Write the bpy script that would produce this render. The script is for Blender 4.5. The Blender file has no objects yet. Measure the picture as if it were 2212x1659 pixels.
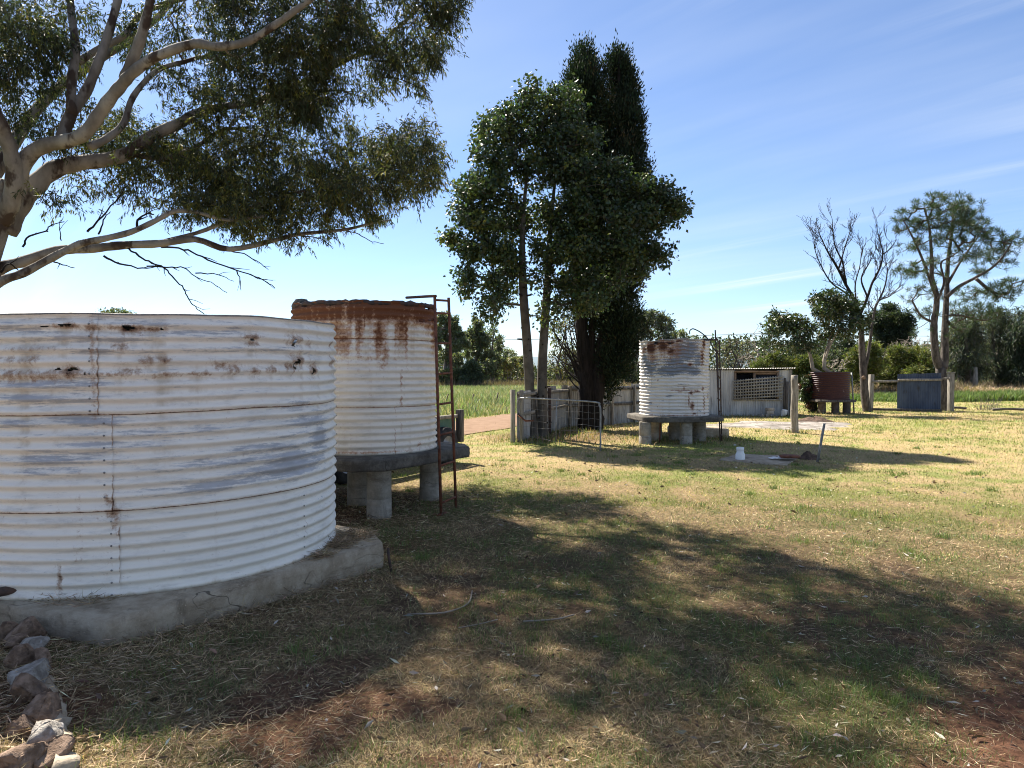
import bpy, math, random
import numpy as np
from mathutils import Vector
R = math.radians
rng = np.random.default_rng(7)
random.seed(7)
scene = bpy.context.scene
col = scene.collection

# ------------------------------------------------------------------ camera
F, CX, CY, HZ = 1534.0, 1106.0, 829.5, 802.0
PITCH = -math.atan((CY - HZ) / F)
EYE = np.array([0.0, 0.0, 1.6])
cam_d = bpy.data.cameras.new('camera')
cam = bpy.data.objects.new('camera', cam_d)
col.objects.link(cam)
cam.location = EYE
cam.rotation_euler = (R(90) + PITCH, 0, 0)
cam_d.sensor_width = 36.0
cam_d.lens = 36.0 * F / 2212.0
cam_d.clip_end = 3000
cam_d.clip_start = 0.05
scene.camera = cam

# ------------------------------------------------------------------ light
SUN_EL, SUN_AZ = R(50), R(-34)          # azimuth measured from +Y towards +X
SUN = np.array([math.sin(SUN_AZ) * math.cos(SUN_EL), math.cos(SUN_AZ) * math.cos(SUN_EL), math.sin(SUN_EL)])
sl = bpy.data.lights.new('sun', 'SUN')
sl.energy = 4.6
sl.angle = R(0.53)
sl.color = (1.0, 0.93, 0.82)
so = bpy.data.objects.new('sun', sl)
col.objects.link(so)
so.rotation_euler = Vector(SUN).to_track_quat('Z', 'Y').to_euler()
so.location = (-20, 30, 30)

world = bpy.data.worlds.new('World')
scene.world = world
world.use_nodes = True
wn, wl = world.node_tree.nodes, world.node_tree.links
wn.clear()
w_out = wn.new('ShaderNodeOutputWorld')
w_bg = wn.new('ShaderNodeBackground')
w_bg.inputs['Strength'].default_value = 0.060
sky = wn.new('ShaderNodeTexSky')
sky.sky_type = 'NISHITA'
sky.sun_disc = False
sky.sun_elevation = SUN_EL
sky.sun_rotation = SUN_AZ
sky.altitude = 1500
sky.air_density = 1.0
sky.dust_density = 0.8
sky.ozone_density = 2.2
# thin cirrus: streaks on a plane high above, mixed over the sky colour
tc = wn.new('ShaderNodeTexCoord')
sep = wn.new('ShaderNodeSeparateXYZ')
wl.new(tc.outputs['Generated'], sep.inputs[0])
def wmath(op, a, b):
    n = wn.new('ShaderNodeMath'); n.operation = op
    for i, v in enumerate((a, b)):
        if v is None: continue
        if isinstance(v, (int, float)): n.inputs[i].default_value = v
        else: wl.new(v, n.inputs[i])
    return n.outputs[0]
zz = wmath('ADD', wmath('MAXIMUM', sep.outputs['Z'], 0.0), 0.12)
comb = wn.new('ShaderNodeCombineXYZ')
wl.new(wmath('DIVIDE', sep.outputs['X'], zz), comb.inputs[0])
wl.new(wmath('DIVIDE', sep.outputs['Y'], zz), comb.inputs[1])
def wnoise(scale, rot, loc, detail, rough, dist):
    m0 = wn.new('ShaderNodeMapping')
    m0.inputs['Rotation'].default_value = (0, 0, R(rot))
    wl.new(comb.outputs[0], m0.inputs['Vector'])
    m = wn.new('ShaderNodeMapping')
    m.inputs['Scale'].default_value = scale
    m.inputs['Location'].default_value = loc
    wl.new(m0.outputs[0], m.inputs['Vector'])
    n = wn.new('ShaderNodeTexNoise')
    n.inputs['Scale'].default_value = 1.0
    n.inputs['Detail'].default_value = detail
    n.inputs['Roughness'].default_value = rough
    n.inputs['Distortion'].default_value = dist
    wl.new(m.outputs[0], n.inputs['Vector'])
    return n.outputs['Fac']
def wramp(x, a, b):
    n = wn.new('ShaderNodeMapRange'); n.interpolation_type = 'SMOOTHSTEP'
    n.inputs['From Min'].default_value = a; n.inputs['From Max'].default_value = b
    wl.new(x, n.inputs['Value'])
    return n.outputs[0]
streak = wmath('MULTIPLY', wramp(wnoise((0.28, 3.2, 1), 47, (3.1, 0.4, 0), 6, 0.6, 0.5), 0.46, 0.78),
               wramp(wnoise((0.25, 0.35, 1), 10, (1.7, 5.2, 0), 2, 0.5, 0.2), 0.36, 0.60))
veil = wmath('MULTIPLY', wramp(wnoise((0.22, 0.8, 1), 40, (8.3, 2.9, 0), 5, 0.6, 0.4), 0.40, 0.85), 0.30)
fac = wmath('MINIMUM', wmath('ADD', wmath('MULTIPLY', streak, 0.75), veil), 0.8)
mixc = wn.new('ShaderNodeMixRGB')
wl.new(fac, mixc.inputs['Fac'])
gain = wn.new('ShaderNodeMixRGB'); gain.blend_type = 'MULTIPLY'; gain.inputs['Fac'].default_value = 1.0
wl.new(sky.outputs[0], gain.inputs['Color1']); gain.inputs['Color2'].default_value = (.74, .78, .86, 1)
wl.new(gain.outputs[0], mixc.inputs['Color1'])
mixc.inputs['Color2'].default_value = (5.0, 5.3, 5.6, 1)
wl.new(mixc.outputs[0], w_bg.inputs['Color'])
wl.new(w_bg.outputs[0], w_out.inputs['Surface'])

vs = scene.view_settings
vs.view_transform = 'Standard'
vs.look = 'None'
vs.exposure = 1.85
vs.gamma = 1.0
vs.use_curve_mapping = False
scene.render.engine = 'CYCLES'
scene.cycles.max_bounces = 6
scene.cycles.diffuse_bounces = 3
scene.cycles.transmission_bounces = 3
scene.cycles.glossy_bounces = 2
scene.cycles.use_denoising = True
scene.cycles.use_adaptive_sampling = False
scene.cycles.pixel_filter_type = 'BLACKMAN_HARRIS'
scene.cycles.filter_width = 1.05

# ------------------------------------------------------------------ pixel -> place
cp, sp = math.cos(PITCH), math.sin(PITCH)
def ray(px, py):
    dx, dz = (px - CX) / F, -(py - CY) / F
    return np.array([dx, cp - sp * dz, sp + cp * dz])
def at(px, py, Y):
    d = ray(px, py)
    return EYE + d * (Y / d[1])
def gp(px, py, z=0.0):
    d = ray(px, py)
    return EYE + d * ((z - EYE[2]) / d[2])
def hit_cyl(px, py, c, r):
    d = ray(px, py)
    a = d[0]**2 + d[1]**2
    ox, oy = EYE[0] - c[0], EYE[1] - c[1]
    b = 2 * (ox * d[0] + oy * d[1]); k = ox**2 + oy**2 - r * r
    disc = max(b * b - 4 * a * k, 0)
    t = (-b - math.sqrt(disc)) / (2 * a)
    p = EYE + d * t
    return math.atan2(p[1] - c[1], p[0] - c[0]), p[2]

# ------------------------------------------------------------------ noise
_T = np.random.default_rng(3).random((257, 257)); _T[256] = _T[0]; _T[:, 256] = _T[:, 0]
def vnoise(x, y):
    x = np.mod(np.asarray(x, float), 256); y = np.mod(np.asarray(y, float), 256)
    xi, yi = x.astype(int), y.astype(int)
    fx, fy = x - xi, y - yi
    fx = fx * fx * (3 - 2 * fx); fy = fy * fy * (3 - 2 * fy)
    a, b = _T[xi, yi], _T[xi + 1, yi]
    c, d = _T[xi, yi + 1], _T[xi + 1, yi + 1]
    return (a * (1 - fx) + b * fx) * (1 - fy) + (c * (1 - fx) + d * fx) * fy
def fbm(x, y, o=4):
    s, a, t = 0, 1.0, 0
    for i in range(o):
        s = s + a * vnoise(x * 2**i + 17.3 * i, y * 2**i + 9.1 * i); t += a; a *= 0.55
    return s / t
def sstep(x, a, b):
    t = np.clip((np.asarray(x, float) - a) / (b - a), 0, 1)
    return t * t * (3 - 2 * t)

# ------------------------------------------------------------------ objects
ORG = {}
def tag(o, label=None, cat=None, group=None, kind=None):
    if label: o['label'] = label
    if cat: o['category'] = cat
    if group: o['group'] = group
    if kind: o['kind'] = kind
    return o
def thing(name, loc, label, cat, group=None):
    o = bpy.data.objects.new(name, None)
    o.empty_display_size = 0.2
    col.objects.link(o)
    o.location = loc
    ORG[o.name] = np.array(loc, float)
    return tag(o, label, cat, group)
class MB:
    def __init__(s): s.v, s.f, s.n, s.c, s.a = [], [], 0, [], {}
    def add(s, v, f, c=None):
        v = np.asarray(v, float).reshape(-1, 3)
        for q in (f if isinstance(f, list) else [f]):
            q = np.asarray(q, int)
            s.f.append(q + s.n)
        s.v.append(v); s.n += len(v)
        s.c.append(np.ones((len(v), 3)) if c is None else np.broadcast_to(np.asarray(c, float), (len(v), 3)))
        return s
    def box(s, c, size, rz=0.0, tilt=None, jit=0.0):
        x, y, z = np.array(size) / 2.0
        v = np.array([[-x,-y,-z],[x,-y,-z],[x,y,-z],[-x,y,-z],[-x,-y,z],[x,-y,z],[x,y,z],[-x,y,z]])
        if jit: v = v + rng.normal(0, jit, v.shape)
        if tilt is not None:
            a, b = tilt
            v = v @ np.array([[1,0,0],[0,math.cos(a),math.sin(a)],[0,-math.sin(a),math.cos(a)]])
            v = v @ np.array([[math.cos(b),0,-math.sin(b)],[0,1,0],[math.sin(b),0,math.cos(b)]])
        ca, sa = math.cos(rz), math.sin(rz)
        v = v @ np.array([[ca, sa, 0], [-sa, ca, 0], [0, 0, 1]])
        return s.add(v + np.array(c), [[[0,3,2,1],[4,5,6,7],[0,1,5,4],[1,2,6,5],[2,3,7,6],[3,0,4,7]]])
    def beam(s, p, q, w, h, up=(0, 0, 1)):
        p, q = np.array(p, float), np.array(q, float)
        d = (q - p) / np.linalg.norm(q - p)
        sd = np.cross(d, up); sd /= np.linalg.norm(sd)
        u = np.cross(sd, d)
        v = []
        for e in (p, q):
            for a, b in ((-1,-1),(1,-1),(1,1),(-1,1)):
                v.append(e + sd * a * w / 2 + u * b * h / 2)
        return s.add(v, [[[0,1,2,3],[7,6,5,4],[0,4,5,1],[1,5,6,2],[2,6,7,3],[3,7,4,0]]])
    def tube(s, pts, rad, n=8, cap=True, wob=0.0):
        pts = np.asarray(pts, float); m = len(pts)
        rad = np.broadcast_to(np.asarray(rad, float), (m,))
        t = np.gradient(pts, axis=0)
        t /= np.maximum(np.linalg.norm(t, axis=1, keepdims=True), 1e-9)
        ref = np.array([0.31, 0.17, 0.93]) if abs(t[0] @ np.array([0.31,0.17,0.93])) < 0.9 else np.array([1.0, 0.1, 0])
        u = np.cross(t[0], ref); u /= np.linalg.norm(u)
        ang = np.arange(n) * 2 * math.pi / n
        V = np.empty((m, n, 3))
        for i in range(m):
            u = u - t[i] * (u @ t[i]); u /= max(np.linalg.norm(u), 1e-9)
            w = np.cross(t[i], u)
            rr = rad[i] * (1 + (rng.normal(0, wob, n) if wob else 0))
            V[i] = pts[i] + (np.cos(ang) * rr)[:, None] * u + (np.sin(ang) * rr)[:, None] * w
        i = np.arange(m - 1)[:, None]; j = np.arange(n)[None, :]
        j2 = (j + 1) % n
        q = np.stack([i * n + j, i * n + j2, (i + 1) * n + j2, (i + 1) * n + j], -1).reshape(-1, 4)
        fs = [q]
        if cap:
            fs.append(np.array([list(range(n))[::-1]]))
            fs.append(np.array([[(m - 1) * n + k for k in range(n)]]))
        return s.add(V.reshape(-1, 3), fs)
    def lathe(s, c, prof, n=24, wob=0.0):
        prof = np.asarray(prof, float); m = len(prof)
        ang = np.arange(n) * 2 * math.pi / n
        rr = prof[:, 0][:, None] * (1 + (rng.normal(0, wob, (m, n)) if wob else 0))
        V = np.stack([c[0] + rr * np.cos(ang), c[1] + rr * np.sin(ang), c[2] + np.repeat(prof[:, 1][:, None], n, 1)], -1)
        i = np.arange(m - 1)[:, None]; j = np.arange(n)[None, :]; j2 = (j + 1) % n
        q = np.stack([i * n + j, i * n + j2, (i + 1) * n + j2, (i + 1) * n + j], -1).reshape(-1, 4)
        return s.add(V.reshape(-1, 3), [q])
    def prism(s, poly, z0, z1):
        poly = np.asarray(poly, float); n = len(poly)
        z0 = np.broadcast_to(z0, (n,)); z1 = np.broadcast_to(z1, (n,))
        v = np.vstack([np.c_[poly, z0], np.c_[poly, z1]])
        side = [[i, (i + 1) % n, n + (i + 1) % n, n + i] for i in range(n)]
        return s.add(v, [np.array(side), np.array([list(range(n))[::-1]]), np.array([list(range(n, 2 * n))])])
    def mesh(s, name, off=None, smooth=False):
        me = bpy.data.meshes.new(name)
        V = np.vstack(s.v) if s.v else np.zeros((0, 3))
        if off is not None: V = V - off
        tot = np.concatenate([np.full(len(q), q.shape[1]) for q in s.f])
        loops = np.concatenate([q.ravel() for q in s.f])
        me.vertices.add(len(V)); me.vertices.foreach_set('co', V.ravel())
        me.loops.add(len(loops)); me.loops.foreach_set('vertex_index', loops)
        me.polygons.add(len(tot))
        me.polygons.foreach_set('loop_start', np.concatenate([[0], np.cumsum(tot)[:-1]]))
        me.polygons.foreach_set('loop_total', tot)
        if smooth: me.polygons.foreach_set('use_smooth', np.ones(len(tot), bool))
        me.update(calc_edges=True)
        C = np.vstack(s.c)
        if np.any(C != 1.0):
            a = me.color_attributes.new('Col', 'FLOAT_COLOR', 'POINT')
            a.data.foreach_set('color', np.c_[C, np.ones(len(C))].ravel())
        for k, arr in s.a.items():
            a = me.attributes.new(k, 'FLOAT', 'POINT')
            a.data.foreach_set('value', np.concatenate(arr) if isinstance(arr, list) else arr)
        me.validate()
        return me
    def build(s, name, mat, parent=None, smooth=False, bevel=0.0, origin=None, kind=None, seg=2):
        off = ORG[parent.name] if parent else (np.array(origin, float) if origin is not None else np.zeros(3))
        o = bpy.data.objects.new(name, s.mesh(name, off, smooth))
        o.data.materials.append(mat)
        col.objects.link(o)
        if parent: o.parent = parent
        elif origin is not None: o.location = origin
        ORG[o.name] = off
        if bevel:
            b = o.modifiers.new('bevel', 'BEVEL'); b.width = bevel; b.segments = seg; b.limit_method = 'ANGLE'
        if kind: o['kind'] = kind
        return o
def spline(pts, k=5):
    P = np.asarray(pts, float)
    if len(P) < 3:
        t = np.linspace(0, 1, k + 1)[:, None]; return P[0] * (1 - t) + P[1] * t
    Q = np.vstack([2 * P[0] - P[1], P, 2 * P[-1] - P[-2]])
    out = []
    for i in range(1, len(Q) - 2):
        for t in np.arange(k) / k:
            a, b, c, d = Q[i-1], Q[i], Q[i+1], Q[i+2]
            out.append(0.5 * ((2*b) + (c-a)*t + (2*a-5*b+4*c-d)*t*t + (3*b-a-3*c+d)*t**3))
    out.append(P[-1])
    return np.array(out)

# ------------------------------------------------------------------ materials
class NT:
    def __init__(s, name):
        s.m = bpy.data.materials.new(name); s.m.use_nodes = True
        s.t = s.m.node_tree; s.t.nodes.clear()
        s.out = s.t.nodes.new('ShaderNodeOutputMaterial')
        s.b = s.t.nodes.new('ShaderNodeBsdfPrincipled')
        s.b.inputs['Roughness'].default_value = 0.8
        s.link(s.b.outputs[0], s.out.inputs[0])
    def link(s, a, b): s.t.links.new(a, b)
    def put(s, v, inp):
        if v is None: return
        if isinstance(v, bpy.types.NodeSocket): s.link(v, inp)
        elif isinstance(v, tuple) and len(v) == 3 and inp.type == 'RGBA': inp.default_value = (*v, 1)
        else: inp.default_value = v
    def coord(s, kind='Object', scale=(1, 1, 1), loc=(0, 0, 0)):
        c = s.t.nodes.new('ShaderNodeTexCoord')
        m = s.t.nodes.new('ShaderNodeMapping')
        m.inputs['Scale'].default_value = scale
        m.inputs['Location'].default_value = loc
        s.link(c.outputs[kind], m.inputs['Vector'])
        return m.outputs[0]
    def noise(s, vec, scale, detail=4, rough=0.55, dist=0.0):
        n = s.t.nodes.new('ShaderNodeTexNoise')
        s.link(vec, n.inputs['Vector'])
        n.inputs['Scale'].default_value = scale; n.inputs['Detail'].default_value = detail
        n.inputs['Roughness'].default_value = rough; n.inputs['Distortion'].default_value = dist
        return n.outputs['Fac']
    def ramp(s, x, a, b, lo=0.0, hi=1.0):
        n = s.t.nodes.new('ShaderNodeMapRange'); n.interpolation_type = 'SMOOTHSTEP'
        n.inputs['From Min'].default_value = a; n.inputs['From Max'].default_value = b
        n.inputs['To Min'].default_value = lo; n.inputs['To Max'].default_value = hi
        s.put(x, n.inputs['Value'])
        return n.outputs[0]
    def math(s, op, a, b=None):
        n = s.t.nodes.new('ShaderNodeMath'); n.operation = op
        s.put(a, n.inputs[0]); s.put(b, n.inputs[1])
        return n.outputs[0]
    def mix(s, f, a, b, mode='MIX'):
        n = s.t.nodes.new('ShaderNodeMixRGB'); n.blend_type = mode
        s.put(f, n.inputs['Fac']); s.put(a, n.inputs['Color1']); s.put(b, n.inputs['Color2'])
        return n.outputs[0]
    def attr(s, name, fac=True):
        n = s.t.nodes.new('ShaderNodeAttribute'); n.attribute_name = name
        return n.outputs['Fac' if fac else 'Color']
    def bump(s, h, strength=0.3, dist=0.01):
        n = s.t.nodes.new('ShaderNodeBump')
        n.inputs['Strength'].default_value = strength; n.inputs['Distance'].default_value = dist
        s.link(h, n.inputs['Height']); s.link(n.outputs[0], s.b.inputs['Normal'])
    def done(s, color, rough=0.8, metal=0.0, spec=0.3):
        s.put(color, s.b.inputs['Base Color']); s.put(rough, s.b.inputs['Roughness'])
        s.put(metal, s.b.inputs['Metallic']); s.put(spec, s.b.inputs['Specular IOR Level'])
        return s.m
def two_tone(name, a, b, scale=6, stretch=(1, 1, 1), rough=0.85, c=None, cs=30, ca=(0.55, 0.7), bump=0.3, metal=0.0, spec=0.25, lo=0.35, hi=0.65, dist=0.01):
    n = NT(name); v = n.coord('Object', stretch)
    f = n.noise(v, scale, 6, 0.6)
    k = n.mix(n.ramp(f, lo, hi), a, b)
    if c: k = n.mix(n.ramp(n.noise(n.coord('Object', stretch, (3, 5, 1)), cs, 4, 0.6), ca[0], ca[1]), k, c)
    if bump: n.bump(n.noise(v, scale * 4, 5, 0.65), bump, dist)
    return n.done(k, rough, metal, spec)
def concrete_mat(name, a, b, stain, bump=.8):
    n = NT(name); v = n.coord('Object'); h = n.coord('Object', (1, 1, 5), (3, 1, 2)); w = n.coord('Object', (1, 1, .25), (1, 6, 3))
    k = n.mix(n.ramp(n.noise(v, 7, 9, .72), .36, .66), a, b)
    k = n.mix(n.ramp(n.noise(h, 2.6, 8, .75), .50, .68, 0, .75), k, stain)
    k = n.mix(n.ramp(n.noise(w, 6, 6, .7), .56, .74, 0, .6), k, tuple(x * .75 for x in stain))
    k = n.mix(n.ramp(n.noise(v, 75, 3, .7), .60, .70, 0, .5), k, tuple(min(1, x * 1.35) for x in b))
    cr = n.math('ABSOLUTE', n.math('SUBTRACT', n.noise(n.coord('Object', (1, 1, 1.6)), 1.5, 3, .45), .5))
    cm = n.ramp(cr, .0015, .005, .7, 0)
    k = n.mix(n.math('MULTIPLY', cm, n.ramp(n.noise(v, 1.3, 2, .5), .48, .55)), k, (.03, .025, .02))
    n.bump(n.math('SUBTRACT', n.noise(v, 34, 8, .75), n.math('MULTIPLY', cm, .5)), bump, .012)
    return n.done(k, .95, 0, .2)
def leaf_mat(name, tint=(1, 1, 1), trans=0.35, rough=0.45, spec=0.4):
    n = NT(name)
    c = n.mix(1.0, n.attr('Col', False), tint, 'MULTIPLY')
    n.done(c, rough, 0, spec)
    tr = n.t.nodes.new('ShaderNodeBsdfTranslucent')
    n.link(n.mix(1.0, c, (1.15, 1.25, 0.6), 'MULTIPLY'), tr.inputs['Color'])
    mx = n.t.nodes.new('ShaderNodeMixShader'); mx.inputs[0].default_value = trans
    n.link(n.b.outputs[0], mx.inputs[1]); n.link(tr.outputs[0], mx.inputs[2])
    n.link(mx.outputs[0], n.out.inputs[0])
    return n.m

M = {}
M['concrete'] = None
M['concrete_dark'] = two_tone('weathered concrete', (.055, .05, .044), (.13, .118, .10), 4, rough=.95, c=(.05, .048, .045), cs=9, ca=(.5, .7), bump=.6)
M['pillar'] = two_tone('pillar concrete', (.22, .20, .175), (.33, .31, .27), 5, (1, 1, .5), .95, c=(.12, .105, .09), cs=9, ca=(.56, .78), bump=.35)
M['rusty_iron'] = two_tone('rusty iron', (.09, .035, .022), (.20, .075, .04), 14, rough=.85, c=(.10, .085, .08), cs=25, bump=.4)
M['dark_iron'] = two_tone('dark iron', (.045, .035, .032), (.10, .06, .045), 18, rough=.7, bump=.3)
M['galv'] = two_tone('galvanised pipe', (.17, .168, .16), (.29, .285, .275), 12, rough=.5, metal=.35, spec=.5, bump=.1)
M['wire'] = two_tone('old wire', (.16, .15, .14), (.28, .26, .24), 30, rough=.6, metal=.4, bump=0)
M['timber'] = two_tone('weathered timber', (.17, .15, .125), (.32, .29, .245), 5, (6, 6, .7), .9, c=(.08, .07, .06), cs=5, ca=(.6, .75), bump=.6)
M['timber_dark'] = two_tone('dark timber', (.06, .052, .045), (.15, .13, .11), 5, (6, 6, .7), .9, bump=.6)
M['timber_brown'] = two_tone('brown timber', (.15, .095, .06), (.26, .18, .12), 5, (1, 6, 6), .85, bump=.4)
M['lattice'] = two_tone('lattice timber', (.19, .175, .15), (.30, .28, .24), 9, rough=.9, bump=.3)
M['corr_white'] = two_tone('old whitewashed iron', (.21, .20, .185), (.42, .405, .375), 1.6, (2.5, 2.5, .6), .6, c=(.11, .095, .08), cs=2.2, ca=(.58, .74), spec=.4, bump=.05)
M['corr_grey'] = two_tone('old zinc iron', (.30, .30, .295), (.47, .465, .455), 1.4, (3, 3, .5), .55, c=(.19, .18, .175), cs=2.0, ca=(.58, .72), spec=.45, bump=.05)
M['corr_blue'] = two_tone('blue painted iron', (.040, .056, .092), (.070, .092, .135), 1.8, (2, 2, .6), .6, c=(.035, .036, .042), cs=3, ca=(.58, .7), bump=.05)
M['corr_roof'] = two_tone('roof iron', (.42, .42, .40), (.62, .61, .58), 1.5, rough=.5, c=(.25, .17, .11), cs=3, ca=(.6, .75), bump=.05)
M['corr_green'] = two_tone('green sheet', (.06, .12, .085), (.10, .17, .12), 3, rough=.6, bump=.05)
M['black_poly'] = two_tone('black polythene', (.02, .02, .022), (.035, .035, .037), 9, rough=.45, bump=.05)
M['tyre'] = two_tone('tyre rubber', (.018, .018, .019), (.04, .038, .036), 9, rough=.85, bump=.2)
M['rim'] = two_tone('steel rim', (.22, .24, .28), (.34, .36, .40), 9, rough=.5, metal=.4, bump=.05)
M['pvc'] = two_tone('white plastic', (.74, .75, .75), (.80, .80, .79), 9, rough=.45, spec=.45, bump=.0)
M['cloth'] = two_tone('white cloth', (.62, .61, .58), (.76, .75, .72), 12, rough=.95, bump=.3)
M['stone'] = two_tone('field stone', (.14, .092, .062), (.28, .195, .14), 26, rough=.95, c=(.10, .07, .055), cs=16, ca=(.5, .72), bump=.8, dist=.015)
M['stone_grey'] = two_tone('grey field stone', (.19, .165, .14), (.36, .33, .29), 22, rough=.95, c=(.42, .41, .40), cs=14, ca=(.58, .7), bump=.8, dist=.015)
M['mortar'] = two_tone('mortar', (.30, .24, .17), (.42, .35, .26), 14, rough=.95, bump=.6)
M['brick'] = two_tone('old brick', (.30, .26, .21), (.42, .37, .31), 14, rough=.95, bump=.5)
M['soil'] = two_tone('dark soil', (.06, .04, .03), (.13, .085, .06), 14, rough=1.0, bump=.8)
M['ash'] = two_tone('ash ground', (.13, .115, .10), (.29, .26, .23), 1.2, rough=1.0, c=(.10, .085, .07), cs=5, ca=(.48, .66), bump=.6, dist=.03)
M['dark_inside'] = two_tone('shed inside', (.05, .045, .04), (.08, .075, .07), 3, rough=.9, bump=.2)
M['bark_gum'] = two_tone('gum bark', (.115, .098, .082), (.25, .225, .19), 2.4, (1, 1, .5), .85, c=(.05, .034, .025), cs=3.4, ca=(.50, .60), bump=.5, dist=.012)
M['bark_smooth'] = two_tone('smooth green grey bark', (.06, .053, .042), (.11, .097, .08), 4, (1, 1, 1), .9, c=(.05, .042, .035), cs=9, ca=(.64, .7), bump=.3)
M['bark_dark'] = two_tone('dark cypress bark', (.014, .011, .009), (.034, .026, .021), 3, (9, 9, .6), .95, bump=.9, dist=.03)
M['bark_pine'] = two_tone('pine bark', (.05, .042, .037), (.14, .12, .105), 5, (2.5, 2.5, .8), .95, bump=1.0, dist=.03)
M['bark_pale'] = two_tone('pale bark', (.20, .165, .13), (.31, .265, .215), 5, rough=.85, bump=.3)
M['bark_far'] = two_tone('far tree bark', (.08, .07, .062), (.18, .16, .14), 2, rough=.95, bump=.2)
M['concrete'] = concrete_mat('concrete', (.28, .222, .155), (.42, .352, .265), (.135, .10, .068))
M['pillar'] = concrete_mat('pillar concrete', (.24, .215, .175), (.36, .33, .28), (.14, .115, .09), .6)
M['concrete_dark'] = concrete_mat('lichened concrete', (.07, .062, .053), (.15, .137, .115), (.04, .035, .03))
M['pillar_dark'] = concrete_mat('dark stained pillar', (.075, .06, .048), (.13, .108, .088), (.04, .03, .024), .6)
M['leaf_gum'] = leaf_mat('gum leaves', (1, 1, 1), .30, .55, .22)
M['leaf_broad'] = leaf_mat('broad glossy leaves', (1, 1, 1), .28, .40, .4)
M['leaf_cypress'] = leaf_mat('cypress sprays', (1, 1, 1), .15, .7, .2)
M['needles'] = leaf_mat('pine needles', (1, 1, 1), .25, .5, .3)
M['leaf_far'] = leaf_mat('far leaves', (1, 1, 1), .30, .6, .25)
M['grass'] = leaf_mat('grass blades', (1, 1, 1), .25, .7, .2)
M['litter'] = leaf_mat('straw litter', (1, 1, 1), .10, .8, .2)

def tank_mat(name, paint, paint2, zinc, rustA, rustB, stain, zs=2.2, zedge=.10, zamt=.8, zlo=.60, zn=.20):
    n = NT(name)
    rust, zc, st = n.attr('rust'), n.attr('zinc'), n.attr('stain')
    flat = n.coord('Object', (1, 1, 7))
    fl2 = n.coord('Object', (1, 1, 4), (4, 2, 7))
    drip = n.coord('Object', (10, 10, .7))
    fine = n.coord('Object')
    base = n.mix(n.ramp(n.noise(flat, 1.6, 5, .6), .35, .7), paint, paint2)
    d = n.ramp(n.math('ADD', n.noise(drip, 1.0, 4, .6), n.math('MULTIPLY', st, .5)), .62, .95, 0, .75)
    base = n.mix(d, base, stain)
    base = n.mix(n.ramp(n.noise(n.coord('Object', (1, 1, 5), (7, 1, 3)), 3.2, 8, .74), .46, .72, 0, .7), base, tuple(x * .62 for x in paint))
    base = n.mix(n.ramp(n.noise(n.coord('Object', (1, 1, 3.5), (2, 8, 5)), 17, 5, .7), .66, .72, 0, .6), base, (.20, .18, .16))
    brush = n.noise(n.coord('Object', (2.2, 2.2, 34)), zs, 6, .7)
    zf = n.math('ADD', n.math('MULTIPLY', n.noise(flat, zs * 1.5, 9, .7, .4), .55), n.math('ADD', n.math('MULTIPLY', brush, .45), n.math('SUBTRACT', n.math('MULTIPLY', zc, .26), .02)))
    zf2 = n.math('ADD', zf, n.math('MULTIPLY', n.math('SUBTRACT', n.noise(n.coord('Object', (1, 1, 2.2)), 30, 6, .75), .5), zn))
    zm = n.ramp(zf2, zlo, zlo + zedge)
    zcol = n.mix(n.ramp(n.noise(fl2, 6, 4, .6), .3, .7), zinc, tuple(x * .62 for x in zinc))
    base = n.mix(n.math('MULTIPLY', zm, zamt), base, zcol)
    rn = n.math('ADD', n.math('MULTIPLY', n.noise(fine, 30, 8, .78), 1.15), n.math('SUBTRACT', n.math('MULTIPLY', n.noise(drip, 1.6, 5, .65), .85), .5))
    rf = n.math('ADD', rn, n.math('SUBTRACT', n.math('MULTIPLY', rust, .60), .20))
    soft = n.ramp(rf, .42, .76)
    base = n.mix(n.math('MULTIPLY', soft, .8), base, rustB)
    hard = n.ramp(rf, .70, .98)
    base = n.mix(hard, base, rustA)
    n.bump(n.math('ADD', n.math('MULTIPLY', zm, -.4), n.math('ADD', n.noise(fine, 60, 3, .6), n.math('MULTIPLY', hard, .6))), .18, .004)
    rough = n.mix(hard, n.mix(zm, (.55, .55, .55), (.45, .45, .45)), (.9, .9, .9))
    return n.done(base, rough, 0.0, .4)
M['tank_white'] = tank_mat('tank white paint', (.84, .795, .71), (.78, .74, .665), (.36, .38, .43), (.065, .028, .016), (.30, .17, .09), (.50, .42, .31), 2.2, .12, .75, .545)
M['tank_rusty'] = tank_mat('tank rusting white paint', (.84, .765, .655), (.77, .705, .61), (.22, .23, .26), (.15, .052, .020), (.38, .17, .065), (.50, .37, .24), 1.8)
M['tank_flaky'] = tank_mat('tank flaking white paint', (.74, .69, .62), (.64, .60, .54), (.20, .22, .255), (.075, .028, .016), (.27, .12, .06), (.46, .37, .27), 3.4, .03, .95, .60, .62)
M['tank_red'] = tank_mat('tank red oxide paint', (.075, .024, .018), (.055, .019, .015), (.42, .36, .33), (.05, .018, .012), (.10, .035, .022), (.08, .03, .024), 2.0)

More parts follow.
